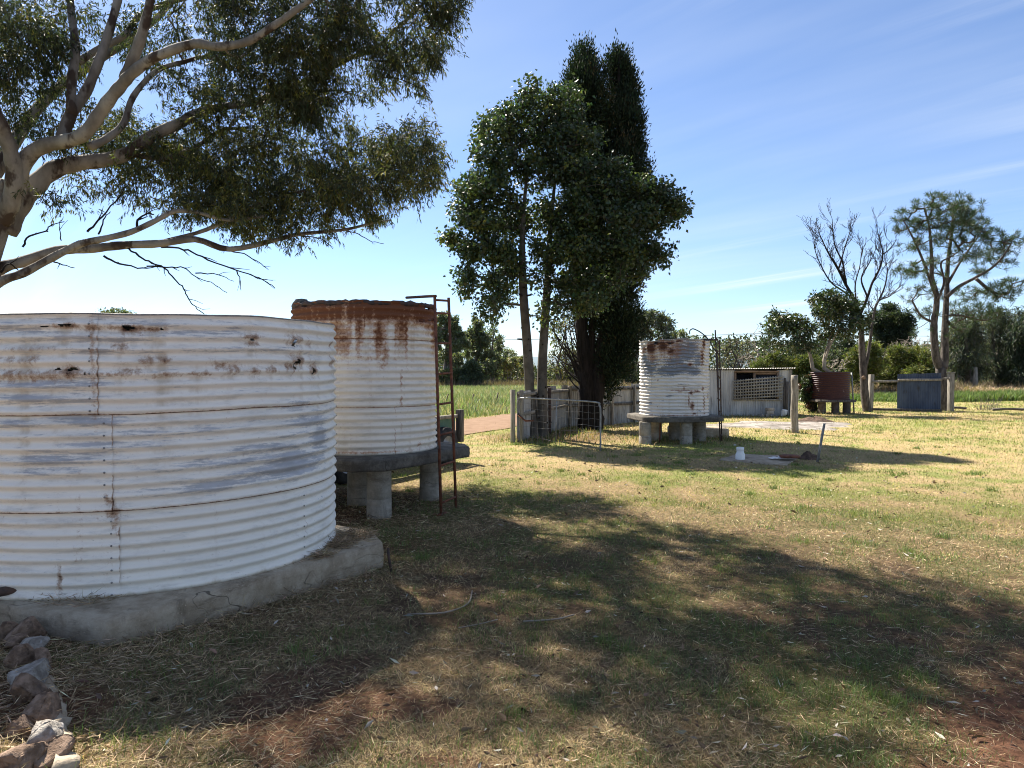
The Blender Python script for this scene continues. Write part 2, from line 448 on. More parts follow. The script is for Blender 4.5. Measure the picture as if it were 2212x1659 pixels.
# ------------------------------------------------------------------ ground
RA, RU, RN = np.array([-1.4, 20.3]), np.array([.48, .877]), np.array([-.877, .48])
def road_s(x, y): return (x - RA[0]) * RN[0] + (y - RA[1]) * RN[1]
def gh(x, y):
    x, y = np.asarray(x, float), np.asarray(y, float)
    m = 0.085 * np.exp(-(((x + 2.9) / 1.3)**2 + ((y - 3.6) / 0.8)**2))
    near = np.exp(-(np.hypot(x, y) / 25)**2)
    return m + near * (0.030 * (fbm(x * 1.1, y * 1.1, 3) - .5) + 0.014 * (fbm(x * 6, y * 6, 2) - .5))
PE = (np.array([1.05, 2.75]), np.array([3.35, 4.62]))
def bare_d(x, y):     # >0 on the red earth track at the right
    d = PE[1] - PE[0]; d = d / np.linalg.norm(d)
    return (x - PE[0][0]) * d[1] - (y - PE[0][1]) * d[0] + 0.55 * (fbm(x * 1.7, y * 1.7, 3) - .5)
def bare(x, y):
    b = sstep(bare_d(x, y), -.05, .3)
    small = sstep(fbm(x * 1.9 + 40, y * 1.9 + 11, 3), .585, .66) * sstep(y, 9, 4) * .85
    under = sstep(np.hypot(x + 2.3, y - 8.5), 1.7, .8) * .7
    yard = sstep(np.hypot((x - 1.2) / 2.2, (y - 17.4) / 2.0), 1.1, .5) * .7
    return np.clip(np.maximum.reduce([b, small, under, yard]), 0, 1)
def green(x, y):
    g = -.06 + .9 * (fbm(x * .55 + 3, y * .55 + 8, 3) - .5) * 2 + 1.3 * (fbm(x * 2.6, y * 2.6, 4) - .5) * 2 + .40
    g = g + .18 * sstep(x, -.5, 2.0) * sstep(y, 8, 5) - .20 * sstep(x, .2, -1.2) * sstep(y, 10, 6)
    g = g - .06 * sstep(y, 8, 14) + .25 * sstep(y, 27, 33)
    return np.clip(g, 0, 1)
def axis(lo, hi, fine, a, b):
    f = list(np.arange(a, b, fine)); s = fine; v = b
    while v < hi: f.append(v); s *= 1.09; v += s
    s = fine; v = a - fine
    while v > lo: f.insert(0, v); s *= 1.09; v -= s
    return np.array([lo] + f + [hi])
gx, gy = axis(-900, 900, .07, -4.5, 7), axis(-60, 1500, .07, 1.5, 14)
GX, GY = np.meshgrid(gx, gy)
GZ = gh(GX, GY)
straw, grn, soil, redsoil = np.array([.33, .255, .14]), np.array([.19, .215, .07]), np.array([.09, .058, .038]), np.array([.12, .062, .04])
gm, bm = green(GX, GY)[..., None], bare(GX, GY)[..., None]
C = straw * (1 - gm) + grn * gm
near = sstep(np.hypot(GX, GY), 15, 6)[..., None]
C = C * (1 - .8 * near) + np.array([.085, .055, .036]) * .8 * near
sc_ = sstep(fbm(GX * .4, GY * .4, 3), .4, .6)[..., None]
C = C * (1 - bm) + (redsoil * (1 - sc_) + soil * sc_) * bm
S = road_s(GX, GY)
fld = (sstep(S, 1.6, 2.6))[..., None]
C = C * (1 - fld) + np.array([.10, .15, .045]) * fld
dry = (sstep(GY, 46, 49) * sstep(GX, 5, 8))[..., None]
C = C * (1 - dry) + np.array([.17, .13, .09]) * dry
tr_ = sstep(GY, 54, 58)[..., None]
C = C * (1 - tr_) + np.array([.11, .10, .055]) * tr_
far_ = sstep(GY, 110, 125)[..., None]
C = C * (1 - far_) + np.array([.24, .29, .08]) * far_
hill_ = sstep(GY, 700, 760)[..., None]
C = C * (1 - hill_) + np.array([.08, .11, .06]) * hill_
n = NT('ground'); v = n.coord('Object')
f1, f2 = n.noise(v, 22, 6, .7), n.noise(v, 90, 4, .7)
k = n.mix(n.ramp(f1, .3, .72), n.mix(1.0, n.attr('Col', False), (.42, .42, .40), 'MULTIPLY'), n.mix(1.0, n.attr('Col', False), (1.45, 1.4, 1.3), 'MULTIPLY'))
k = n.mix(n.ramp(f2, .45, .75, 0, .35), k, n.mix(1.0, n.attr('Col', False), (1.7, 1.6, 1.45), 'MULTIPLY'))
n.bump(n.math('ADD', f1, f2), .7, .03)
M['ground'] = n.done(k, 1.0, 0, .1)
g = MB()
ny, nx = GX.shape
ii, jj = np.arange(ny - 1)[:, None], np.arange(nx - 1)[None, :]
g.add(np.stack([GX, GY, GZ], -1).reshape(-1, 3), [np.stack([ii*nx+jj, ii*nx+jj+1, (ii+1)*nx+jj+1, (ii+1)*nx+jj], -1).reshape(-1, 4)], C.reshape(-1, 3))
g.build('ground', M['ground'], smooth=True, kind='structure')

# dirt road behind the tanks
n = NT('dirt road'); v = n.coord('Object'); vt = n.coord('Object', (1, 1, 1))
k = n.mix(n.ramp(n.noise(v, 3, 6, .65), .3, .7), (.165, .105, .068), (.215, .142, .095))
k = n.mix(n.ramp(n.noise(v, 30, 3, .6), .55, .75, 0, .6), k, (.13, .085, .055))
n.bump(n.noise(v, 18, 5, .7), .5, .03)
M['road'] = n.done(k, 1.0, 0, .1)
ts = np.linspace(-26, 24, 90)
rb = MB(); RV = []
for t in ts:
    c = RA + RU * t + RN * (0.6 * math.sin(t * .09) + .075 * min(t + 5, 0)**2)
    for q in np.linspace(-1, 1, 7):
        w = 1.42 + .10 * (vnoise(t * .9 + 5, 3.3 + q * .01) - .5) * 4 * abs(q)
        p = c + RN * q * w
        RV.append([p[0], p[1], .018 + float(gh(p[0], p[1])) * 0 + .02 * (1 - q * q)])
a, b = np.arange(89)[:, None], np.arange(6)[None, :]
rb.add(RV, [np.stack([a*7+b, a*7+b+1, (a+1)*7+b+1, (a+1)*7+b], -1).reshape(-1, 4)])
rb.build('dirt_road', M['road'], smooth=True, kind='structure')

# grey ash patch in front of the shed, raised a little over the lawn
def blob_sheet(cx, cy, rx, ry, z, seed, nr=14, na=64):
    V = [[cx, cy, z + .02]]; 
    for i in range(1, nr + 1):
        for j in range(na):
            an = j * 2 * math.pi / na
            w = 1 + .55 * (float(fbm(np.cos(an) * 2 + seed, np.sin(an) * 2 + seed, 3)) - .5) * 2
            q = i / nr
            V.append([cx + rx * q * w * math.cos(an), cy + ry * q * w * math.sin(an), z + (.02 + .03 * random.random()) * (1 - q**3) - (.02 if i == nr else 0)])
    f3 = [[0, 1 + j, 1 + (j + 1) % na] for j in range(na)]
    f4 = [[1+(i-1)*na+j, 1+i*na+j, 1+i*na+(j+1) % na, 1+(i-1)*na+(j+1) % na] for i in range(1, nr) for j in range(na)]
    return MB().add(V, [np.array(f3), np.array(f4)])
ac = gp(1690, 919)
blob_sheet(ac[0], ac[1], 2.3, 1.7, .012, 4.4).build('ash_ground', M['ash'], smooth=True, kind='structure')
# far hills, just showing over the plain
hm = MB(); HV = []
for i, x in enumerate(np.linspace(-1500, 1500, 120)):
    h = 18 + 34 * float(fbm(i * .07, 2.2, 4))
    HV += [[x, 1380, -3], [x, 1440, h], [x, 1500, -3]]
HV = np.array(HV); i = np.arange(119)[:, None]
hm.add(HV, [np.vstack([np.hstack([i*3, (i+1)*3, (i+1)*3+1, i*3+1]), np.hstack([i*3+1, (i+1)*3+1, (i+1)*3+2, i*3+2])])])
M['hill'] = two_tone('wooded hills with painted haze', (.10, .14, .17), (.14, .18, .20), .01, rough=1, bump=0)  # the blue of distance haze is put into the hill colour
hm.build('hills', M['hill'], smooth=True, kind='structure')

# ------------------------------------------------------------------ tanks
def oct_poly(c, u, half, cut):
    """square slab with cut corners; u = direction of its long near side"""
    u = np.array(u) / np.linalg.norm(u); w = np.array([-u[1], u[0]])
    P = [(-half + cut, -half), (half - cut, -half), (half, -half + cut), (half, half - cut), (half - cut, half), (-half + cut, half), (-half, half - cut), (-half, -half + cut)]
    return np.array([np.array(c) + u * a + w * b for a, b in P])

def corr_tank(name, label, c, r, z0, z1, courses, joints, mat, fields, rim=None, holes=(), pitch=.076, amp=.0125, dth=.012, per=9, group=None, lid=True, ragged=None, rivets=False):
    root = thing(name, (c[0], c[1], z0), label, 'water tank', group)
    edges = [z0] + list(courses) + [z1]
    for k in range(len(edges) - 1):
        za, zb = edges[k], edges[k + 1]
        zb2 = zb + (.03 if k < len(edges) - 2 else 0)
        js = sorted(joints[k])
        for q in range(len(js)):
            t0, t1 = js[q], js[(q + 1) % len(js)]
            if t1 <= t0: t1 += 2 * math.pi
            th = np.linspace(t0 - .02, t1 + .02, max(int((t1 - t0) / dth), 8))
            zs = np.linspace(za, zb2, max(int((zb2 - za) / pitch * per), 4))
            TH, ZZ = np.meshgrid(th, zs)
            lap = .004 * sstep(TH, t1 - .03, t1 + .01)
            rr = r + amp * np.sin(2 * math.pi * (ZZ - z0) / pitch) + .0045 * k + lap - .004 * sstep(ZZ, zb - .005, zb + .005) * (k < len(edges) - 2)
            rr = rr + .006 * (fbm(TH * 2.5 + 5 * k, ZZ * 2.5, 3) - .5)
            zo = ZZ + (rim(TH) * sstep(ZZ, z0, z1) if rim else 0)
            V = np.stack([c[0] + rr * np.cos(TH), c[1] + rr * np.sin(TH), zo], -1)
            m, nn = TH.shape
            i, j = np.arange(m - 1)[:, None], np.arange(nn - 1)[None, :]
            Q = np.stack([i*nn+j, i*nn+j+1, (i+1)*nn+j+1, (i+1)*nn+j], -1).reshape(-1, 4)
            keep = np.ones(len(Q), bool)
            tc_, zc_ = TH.ravel()[Q].mean(1), zo.ravel()[Q].mean(1)
            for (ht, hz, hw, hh) in holes:
                dt = (np.mod(tc_ - ht + math.pi, 2 * math.pi) - math.pi) * r
                e = (dt / hw)**2 + ((zc_ - hz) / hh)**2 + 1.5 * (fbm(dt * 60 + hz * 9, zc_ * 80, 3) - .5)
                keep &= e > .55
            if ragged is not None and k == len(edges) - 2:
                keep &= zc_ < (z1 - ragged(tc_))
            mb = MB()
            f = fields(np.mod(TH + math.pi, 2 * math.pi) - math.pi, ZZ)
            mb.add(V.reshape(-1, 3), [Q[keep]])
            # a thin rusty line at the lap of two rings
            seam = 1.5 * np.exp(-((ZZ - za) / .0065)**2) * (k > 0) + np.exp(-((TH - t1 - .02) * r / .006)**2) * .75 * (fbm(ZZ * 9, TH * 0 + q * 3.0, 2) > .5)
            mb.a['rust'] = np.clip(f[0] + seam * .95, 0, 1.5).ravel()
            mb.a['zinc'] = np.clip(f[1], -1, 1.2).ravel()
            mb.a['stain'] = np.clip(f[2], 0, 1).ravel()
            mb.build('sheet', mat, root, smooth=True)
            if rivets:
                rv = MB(); te = t1 - .012
                for i in range(int((zb - za) / pitch)):
                    zr = z0 + (math.ceil((za - z0) / pitch) + i + .25) * pitch
                    if zr > zb - .01: break
                    zq = zr + (float(rim(np.array(te))) * float(sstep(zr, z0, z1)) if rim else 0)
                    o_ = np.array([math.cos(te), math.sin(te), 0]); b_ = np.array([c[0], c[1], zq]) + o_ * (r + amp + .0045 * k + .002)
                    rv.tube([b_, b_ + o_ * .004, b_ + o_ * .006], [.007, .0055, .001], 6)
                if rv.v: rv.build('rivets', M['galv'], root, kind='stuff')
    if lid:
        lp = MB().lathe((c[0], c[1], z1 - .045), [(r - .02, 0), (r * .5, .012), (.02, .02)], 40)
        lp.build('lid', M['corr_grey'], root, smooth=True)  # unseen lid, added to block light so holes show a dark inside
    return root
def bl(T, Z, c, r, items):
    """sum of soft blotches given in photo pixels: (px, py, half width m, half height m, amount)"""
    out = np.zeros_like(T)
    for (px, py, w, h, a) in items:
        t, z = hit_cyl(px, py, c, r)
        dt = (np.mod(T - t + math.pi, 2 * math.pi) - math.pi) * r
        out = np.maximum(out, a * np.exp(-((dt / w)**2 + ((Z - z) / h)**2)))
    return out
def zm1(x, y): return x * .3968, y * .3968 + 603.4

# tank 1: squat white tank on a ground slab
T1, R1 = (-2.9, 5.73), 1.42
z10, z11 = .2, 1.95
def th_of(px, c, r, py=850): return hit_cyl(px, py, c, r)[0]
rust1 = []
for x, y, w, h, a in [(370,252,.10,.02,.9),(480,262,.14,.025,.7),(705,266,.11,.03,1.0),(820,272,.10,.02,.8),(600,262,.10,.02,.6),(160,375,.22,.018,.55),(60,430,.14,.03,.6),(150,432,.14,.03,.6),
        (80,515,.2,.05,.7),(250,522,.16,.045,.7),(390,505,.10,.04,.9),(470,515,.05,.03,.7),(650,362,.06,.03,.65),(810,443,.05,.03,.8),(890,438,.06,.03,.8),(715,498,.07,.03,.7),(640,515,.14,.02,.6),
        (900,520,.12,.022,.75),(1080,520,.08,.02,.75),(1210,478,.06,.03,.7),(1265,500,.07,.05,.75),(1370,512,.06,.03,.75),(1475,505,.05,.03,.7),(1362,330,.08,.02,.8),(1365,366,.06,.02,.75),(1600,345,.07,.06,.8),
        (1610,450,.08,.06,.8),(1580,490,.08,.04,.7),(1700,505,.07,.05,.8),(1680,370,.05,.03,.6),(1795,370,.06,.03,.7),(1800,470,.1,.05,.75),(590,1200,.03,.05,.7),(612,1270,.05,.06,.7),(620,1330,.03,.06,.45),
        (1840,520,.1,.06,.7),(325,1640,.02,.08,.8),(500,340,.016,.22,.45),(515,560,.02,.2,.3)]:
    p = zm1(x, y); rust1.append((p[0], p[1], w, h, a))
zinc1 = []
for x, y, w, h, a in [(170,640,.25,.05,.55),(430,640,.2,.05,.5),(500,320,.5,.025,.5),(560,390,.5,.025,.45),(80,260,.4,.05,.45),(1100,300,.35,.05,.45),(480,770,.2,.05,.55),(290,980,.3,.07,.6),(300,1040,.25,.04,.6),
        (900,830,.5,.03,.5),(1150,1000,.35,.05,.5),(1200,1120,.5,.05,.55),(1600,1010,.35,.10,.85),(1740,860,.15,.16,.8),(1700,780,.3,.1,.55),(1500,920,.4,.04,.5),(950,240,.5,.04,.4),(600,900,.4,.03,.45),
        (90,790,.2,.03,.5),(1250,390,.5,.03,.45),(300,570,.6,.04,.4),(1750,1180,.3,.05,.35),(1620,700,.2,.04,.5)]:
    p = zm1(x, y); zinc1.append((p[0], p[1], w, h, a))
def fields1(T, Z):
    ru = bl(T, Z, T1, R1, rust1)
    zi = bl(T, Z, T1, R1, zinc1) * 1.15 + .02 - .12 * sstep(Z, .95, .6)
    valley = .5 - .5 * np.sin(2 * math.pi * (Z - z10) / .076 + .6)
    st = .30 * valley * sstep(Z, .6, 1.3) + bl(T, Z, T1, R1, [(px, py + 14, w * .5, .10, a * .5) for px, py, w, h, a in rust1]) + .5 * np.exp(-((Z - z10) / .03)**2)
    return ru, zi, st
holes1 = []
for x, y, w, h in [(370,250,.06,.010),(705,262,.062,.018),(400,490,.03,.016),(322,492,.02,.012),(470,512,.012,.009),(1598,345,.024,.042),(1612,450,.045,.026),(1600,478,.012,.05),(1697,500,.026,.030),(250,258,.03,.006),(880,270,.02,.008),(1365,328,.035,.008)]:
    p = zm1(x, y); t, z = hit_cyl(p[0], p[1], T1, R1); holes1.append((t, z, w, h))
j1 = [[th_of(245, T1, R1), th_of(655, T1, R1), 1.0, 2.9], [th_of(232, T1, R1), .2, 2.4], [th_of(203, T1, R1), .4, 2.6]]
zt1, zt2 = hit_cyl(300, 1101, T1, R1)[1], hit_cyl(150, 897, T1, R1)[1]
rim1 = lambda T: -.028 * np.cos(T - math.radians(200)) + .004 * np.sin(T * 7) + .002 * np.sin(T * 17)
t1 = corr_tank('water_tank', 'squat white corrugated iron tank on the low ground slab', T1, R1, z10, z11, (zt1, zt2), j1, M['tank_white'], fields1, rim1, holes1, dth=.0065, per=10, rivets=True, group='old corrugated rain tanks')
rp = [(T1[0] + (R1 + .002) * math.cos(a), T1[1] + (R1 + .002) * math.sin(a), z11 + rim1(a) + .004) for a in np.linspace(0, 2 * math.pi, 121)]
MB().tube(rp, .008, 6, cap=False).build('rim_bead', M['wire'], t1, smooth=True)
op = gp(20, 1275, .26)
MB().tube([op + np.array([.16, .16, .0]), op, op + np.array([-.10, -.12, 0])], .028, 10).build('outlet_pipe', M['dark_iron'], t1, smooth=True)
# its slab
V1, V2, VB, VC = gp(49, 1315, .2)[:2], gp(229, 1342, .2)[:2], gp(828, 1172, .2)[:2], gp(805, 1147, .2)[:2]
wv = np.array([-(VB - V2)[1], (VB - V2)[0]]); wv /= np.linalg.norm(wv)
slab1 = [V2, VB, VC, VC + wv * 2.35, VC + wv * 2.6 - (VB - V2) * .15, V1 + wv * 2.5, V1 + wv * 2.3 - (VB - V2) * .2, V1]
def stand(name, label, c, loc, group=None): return thing(name, loc, label, c, group)
s1 = stand('tank_slab', 'low concrete slab with cut corners under the squat white tank', 'concrete slab', (T1[0], T1[1], 0))
def rough_prism(poly, z0, z1, nsub=14, rows=5, jit=.006):
    poly = np.asarray(poly, float); P = []
    for i in range(len(poly)):
        a, b = poly[i], poly[(i + 1) % len(poly)]
        k = max(2, int(np.linalg.norm(b - a) / .12))
        for t in np.arange(k) / k: P.append(a * (1 - t) + b * t)
    P = np.array(P); n_ = len(P); mb = MB(); V = []
    cen = P.mean(0)
    for r_ in range(rows + 1):
        z = z0 + (z1 - z0) * r_ / rows
        sh = (fbm(np.arange(n_) * .8, np.full(n_, r_ * 1.7), 3) - .5) * 2 * jit
        inn = .007 if r_ == rows else 0
        d = P - cen; d = d / np.linalg.norm(d, axis=1, keepdims=True)
        V.append(np.c_[P + d * (sh - inn)[:, None], np.full(n_, z) + (fbm(np.arange(n_) * .6, np.full(n_, 9.0), 2) - .5) * jit * (1.5 if r_ == rows else 0)])
    V = np.vstack(V)
    i, j = np.arange(rows)[:, None], np.arange(n_)[None, :]; j2 = (j + 1) % n_
    q = np.stack([i*n_+j, i*n_+j2, (i+1)*n_+j2, (i+1)*n_+j], -1).reshape(-1, 4)
    top = np.array([list(range(rows * n_, (rows + 1) * n_))]); bot = np.array([list(range(n_))[::-1]])
    mb.add(V, [q, top, bot])
    return mb
rough_prism(slab1, -.12, .2, jit=.004).build('slab', M['concrete'], s1)

def tank_stand(label, c, u, half, cut, zt, th, pillars, pr, matp, mats, group=None):
    st = thing('tank_stand', (c[0], c[1], 0), label, 'tank stand', group)
    rough_prism(oct_poly(c, u, half, cut), zt - th, zt, jit=.012).build('slab', mats, st)
    for (x, y) in pillars:
        z = zt - th - .002; zj = z * .38
        pf = [(0, -.05), (pr * 1.02, -.05), (pr * 1.01, zj - .006), (pr * .975, zj), (pr * 1.01, zj + .008), (pr, z), (0, z)]
        MB().lathe((x, y, 0), pf, 20).build('pillar', matp, st, smooth=True).modifiers.new('edge', 'EDGE_SPLIT').split_angle = R(50)
    return st
# tank 2: rusting white tank on pillars
T2, R2, z20, z21 = (-1.76, 8.55), .84, .68, 2.37
U = (.53, .85)
rust2 = [(700,668,.5,.10,1.0),(800,672,.6,.12,1.0),(900,680,.3,.08,.95),(720,710,.16,.22,.85),(742,730,.10,.22,.9),(820,720,.10,.28,.95),(832,760,.06,.18,.8),(870,690,.14,.14,.75),(775,700,.1,.10,.6),
         (815,775,.3,.03,.5),(925,700,.12,.10,.95),(866,820,.02,.16,.7),(866,865,.025,.07,.8),(866,920,.02,.16,.4),(828,790,.05,.06,.6),(690,720,.08,.3,.5),(900,665,.3,.05,1.0),(660,700,.15,.18,.7),(795,978,.6,.012,.75),(905,960,.06,.03,.55),(850,990,.3,.01,.8)]
zinc2 = [(850,725,.12,.03,.75),(835,740,.08,.02,.8),(720,758,.2,.03,.6),(680,760,.25,.04,.5),(810,760,.3,.03,.45),(780,700,.4,.08,.3)]
def fields2(T, Z):
    ru = np.maximum(bl(T, Z, T2, R2, rust2), 1.3 * sstep(Z, z21 - .34, z21 - .14) * (.6 + .6 * fbm(T * 3, Z * 2, 3)))
    ru = np.maximum(ru, 1.0 * sstep(Z, z21 - .80, z21 - .20) * sstep(fbm(T * 5.5 + 3, Z * .4, 3), .38, .60))
    zi = bl(T, Z, T2, R2, zinc2) - .16
    valley = .5 - .5 * np.sin(2 * math.pi * (Z - z20) / .076 + .6)
    st = .34 * valley + .45 * np.exp(-((Z - z20) / .05)**2) + .4 * sstep(Z, z21 - .8, z21 - .2)
    return ru, zi, st
rag2 = lambda T: .10 * np.clip(fbm(T * 5, T * 0 + 2, 4) - .45, 0, 1) + .03 * (np.sin(T * 13) > .6)
t2 = corr_tank('water_tank', 'tall white tank with rust running down from its broken top', T2, R2, z20, z21, (1.20, 1.95), [[.5, 2.6, -1.0], [.2, 2.2, -2.6], [.9, 3.0, -1.4]], M['tank_rusty'], fields2, None, (), dth=.012, per=9, group='old corrugated rain tanks', ragged=rag2)
cr = MB(); ca_ = np.linspace(0, 2 * math.pi, 140)
cr.tube(np.c_[T2[0] + (R2 - .015) * np.cos(ca_), T2[1] + (R2 - .015) * np.sin(ca_), z21 - .015 + .035 * (fbm(ca_ * 6, ca_ * 0, 3) - .5)], .026 + .02 * (fbm(ca_ * 9, ca_ * 0 + 4, 3) - .4), 7, cap=False, wob=.18)
cr.build('rim_crust', M['dark_iron'], t2)
ch = at(648, 656, 8.3)
MB().lathe(ch + np.array([.02, .0, -.06]), [(0, 0), (.07, 0), (.085, .06), (.07, .11), (0, .12)], 9, wob=.12).build('rim_lump', M['concrete_dark'], t2)
for k, (dx, dz) in enumerate([(-.012, .10), (.012, .05)]):
    e = at(636, 690, 8.45); pts = [e + np.array([0, 0, -.12]), e + np.array([-.02, 0, -.02]), e + np.array([.012, 0, .04]), e + np.array([dx - .02, 0, dz + .04])]
    MB().tube(spline(pts, 4), np.linspace(.02, .006, 13), 5).build('torn_strip', M['corr_white'], t2)
def lc(px, py, Y): return at(px, py, Y)[:2]
tank_stand('octagonal slab on fat concrete pillars under the rust-streaked tall tank', T2, U, 1.0, .25, .68, .125,
           [(-1.46, 7.78), (-1.02, 8.86), (-1.93, 9.15), (-2.35, 8.2), (-1.85, 8.55), (-2.55, 9.0)], .135, M['pillar'], M['concrete_dark'])
def ladder(label, bl_, br_, tl, tr, nr, mat, zr, rad=.017, group='iron tank ladders'):
    root = thing('ladder', ((bl_[0] + br_[0]) / 2, (bl_[1] + br_[1]) / 2, 0), label, 'ladder', group)
    for a, b in ((bl_, tl), (br_, tr)):
        MB().tube([a, (np.array(a) + b) / 2, b], rad, 8).build('rail', mat, root, smooth=True)
    for t in zr:
        p, q = np.array(bl_) * (1 - t) + np.array(tl) * t, np.array(br_) * (1 - t) + np.array(tr) * t
        MB().tube([p, q], rad * .8, 7).build('rung', mat, root, smooth=True)
    return root
lb, rb_ = gp(953, 1113), gp(985, 1098)
lt, rt = at(939, 641, 7.95), at(969, 643, 8.25)
ld = ladder('rusty pipe ladder against the rust-streaked tall tank', lb, rb_, lt, rt, 8, M['rusty_iron'], [.055, .225, .365, .505, .645, .785, .925, .985], .0165)
e0 = at(878, 643, 8.6)
MB().tube(spline([lt, lt + np.array([-.02, .03, .01]), e0], 3), .0165, 8).build('top_pipe', M['rusty_iron'], ld, smooth=True)
p_ = at(940, 690, 7.96)
MB().tube([p_, at(906, 693, 8.02)], .016, 7).build('bracket', M['rusty_iron'], ld, smooth=True)
MB().box(lb + np.array([0, 0, .012]), (.16, .03, .02), 1.0).build('foot', M['rusty_iron'], ld)

# four-wheeled farm trailer parked behind it
w1, w2 = gp(742, 1046), gp(962, 1003)
tu = (w2 - w1)[:2]; tu /= np.linalg.norm(tu); tn = np.array([-tu[1], tu[0]])
tr = thing('farm_trailer', (*(w1[:2] + tu * 1.2 + tn * .6), 0), 'dark-tyred farm trailer with corrugated sides behind the rusting tank', 'trailer')
def tp(a, b, z): q = w1[:2] + tu * a + tn * b; return np.array([q[0], q[1], z])
rz_ = math.atan2(tu[1], tu[0])
for a in (0, 2.45):
    for b in (0.0, 1.5):
        wh = bpy.data.objects.new('wheel', None)
        mb = MB(); prof = [(.17, -.09), (.27, -.10), (.315, -.07), (.325, 0), (.315, .07), (.27, .10), (.17, .09)]
        mb.lathe((0, 0, 0), prof, 28)
        V = mb.v[0]; L = np.c_[V[:, 0], V[:, 2], V[:, 1]]
        W = tp(a, b, .325) + np.outer(L[:, 0], [*tu, 0]) + np.outer(L[:, 1], [*tn, 0]) + np.outer(L[:, 2], [0, 0, 1])
        mb.v[0] = W
        wo = mb.build('wheel', M['tyre'], tr, smooth=True)
        rm = MB(); rm.lathe((0, 0, 0), [(0, -.05), (.06, -.055), (.07, -.02), (.15, -.03), (.172, -.085), (.172, .085), (0, .08)], 24)
        V = rm.v[0]; L = np.c_[V[:, 0], V[:, 2], V[:, 1]]
        rm.v[0] = tp(a, b, .325) + np.outer(L[:, 0], [*tu, 0]) + np.outer(L[:, 1], [*tn, 0]) + np.outer(L[:, 2], [0, 0, 1])
        rm.build('rim', M['rim'], wo, smooth=True)
MB().box(tp(1.25, .75, .5), (3.5, 1.25, .09), rz_).build('tray', M['timber_dark'], tr)
MB().beam(tp(-.4, .16, .42), tp(2.9, .16, .42), .06, .10).build('chassis_rail', M['dark_iron'], tr)
MB().beam(tp(-.4, 1.3, .42), tp(2.9, 1.3, .42), .06, .10).build('chassis_rail', M['dark_iron'], tr)
def corr_panel(p0, p1, zb, zt, pitch=.076, amp=.009, per=6, ph=0.0, horiz=False, jt=0.0):
    p0, p1 = np.array(p0[:2], float), np.array(p1[:2], float)
    Ln = np.linalg.norm(p1 - p0); d = (p1 - p0) / Ln; nn = np.array([d[1], -d[0]])
    mb = MB()
    if horiz:
        zs = np.linspace(zb, zt, max(4, int((zt - zb) / pitch * per))); xs = np.linspace(0, Ln, 4)
        X, Z = np.meshgrid(xs, zs); off = amp * np.sin(2 * math.pi * Z / pitch)
    else:
        xs = np.linspace(0, Ln, max(4, int(Ln / pitch * per))); zs = np.linspace(zb, zt, 5)
        X, Z = np.meshgrid(xs, zs); off = amp * np.sin(2 * math.pi * (X / pitch + ph)) + .006 * (fbm(X * 2 + p0[0], Z * 1.5, 2) - .5)
        if jt: Z = Z + (Z > zt - .001) * jt * (fbm(X * 9 + p0[0] * 3, X * 0, 2) - .5)
    V = np.stack([p0[0] + d[0] * X + nn[0] * off, p0[1] + d[1] * X + nn[1] * off, Z], -1)
    m, k = X.shape; i, j = np.arange(m - 1)[:, None], np.arange(k - 1)[None, :]
    mb.add(V.reshape(-1, 3), [np.stack([i*k+j, i*k+j+1, (i+1)*k+j+1, (i+1)*k+j], -1).reshape(-1, 4)])
    return mb
corr_panel(tp(-.45, .05, 0), tp(2.3, .05, 0), .5, .78, horiz=True).build('side_panel', M['corr_grey'], tr, smooth=True)
corr_panel(tp(2.3, .06, 0), tp(2.86, .06, 0), .5, .78, pitch=.15, amp=.008).build('side_panel', M['corr_green'], tr, smooth=True)
corr_panel(tp(2.93, .1, 0), tp(2.93, 1.3, 0), .5, .78, pitch=.15, amp=.008).build('end_panel', M['corr_green'], tr, smooth=True)
MB().beam(tp(-.45, .02, .81), tp(2.86, .02, .81), .05, .06).build('top_rail', M['timber'], tr)
for a, b, h in ((2.93, .0, .92), (-.47, .0, .9), (2.93, 1.4, .92), (-.47, 1.4, .9)):
    MB().box(tp(a, b, (h + .35) / 2), (.10, .11, h - .35), rz_).build('post', M['timber_dark'], tr, bevel=.006)

# tank 3: flaking tank in the middle distance
T3, R3, z30, z31 = (3.73, 16.35), .775, .60, 2.30
sc3 = lambda x, y: (1344 + x * .1488, 658.3 + y * .1488)
def conv(L): return [(*sc3(x, y), w, h, a) for x, y, w, h, a in L]
rust3 = conv([(420,620,.16,.12,.95),(600,610,.16,.12,.9),(700,680,.12,.10,.85),(330,650,.10,.10,.8),(520,560,.3,.03,1.0),(680,555,.12,.03,1.0),(830,545,.08,.02,.9),(1180,560,.06,.10,.9),(1160,760,.05,.18,.8),(980,870,.06,.05,.9),(870,880,.03,.02,.7),
              (900,1245,.34,.012,1.0),(1000,1280,.07,.05,1.0),(1080,1260,.12,.04,.8),(970,1400,.022,.18,.95),(1015,1470,.07,.10,.9),(1190,1420,.03,.2,.85),(1240,1330,.05,.08,.8),(840,1265,.06,.04,.6),(900,1220,.03,.04,.7),(520,1095,.03,.03,.7),(1170,1220,.05,.05,.8),
              (800,1610,.6,.012,.9),(1050,1580,.06,.03,.85),(1200,1580,.05,.02,.9),(430,1600,.12,.02,.6),(700,720,.4,.2,.35),(440,760,.2,.1,.5)])
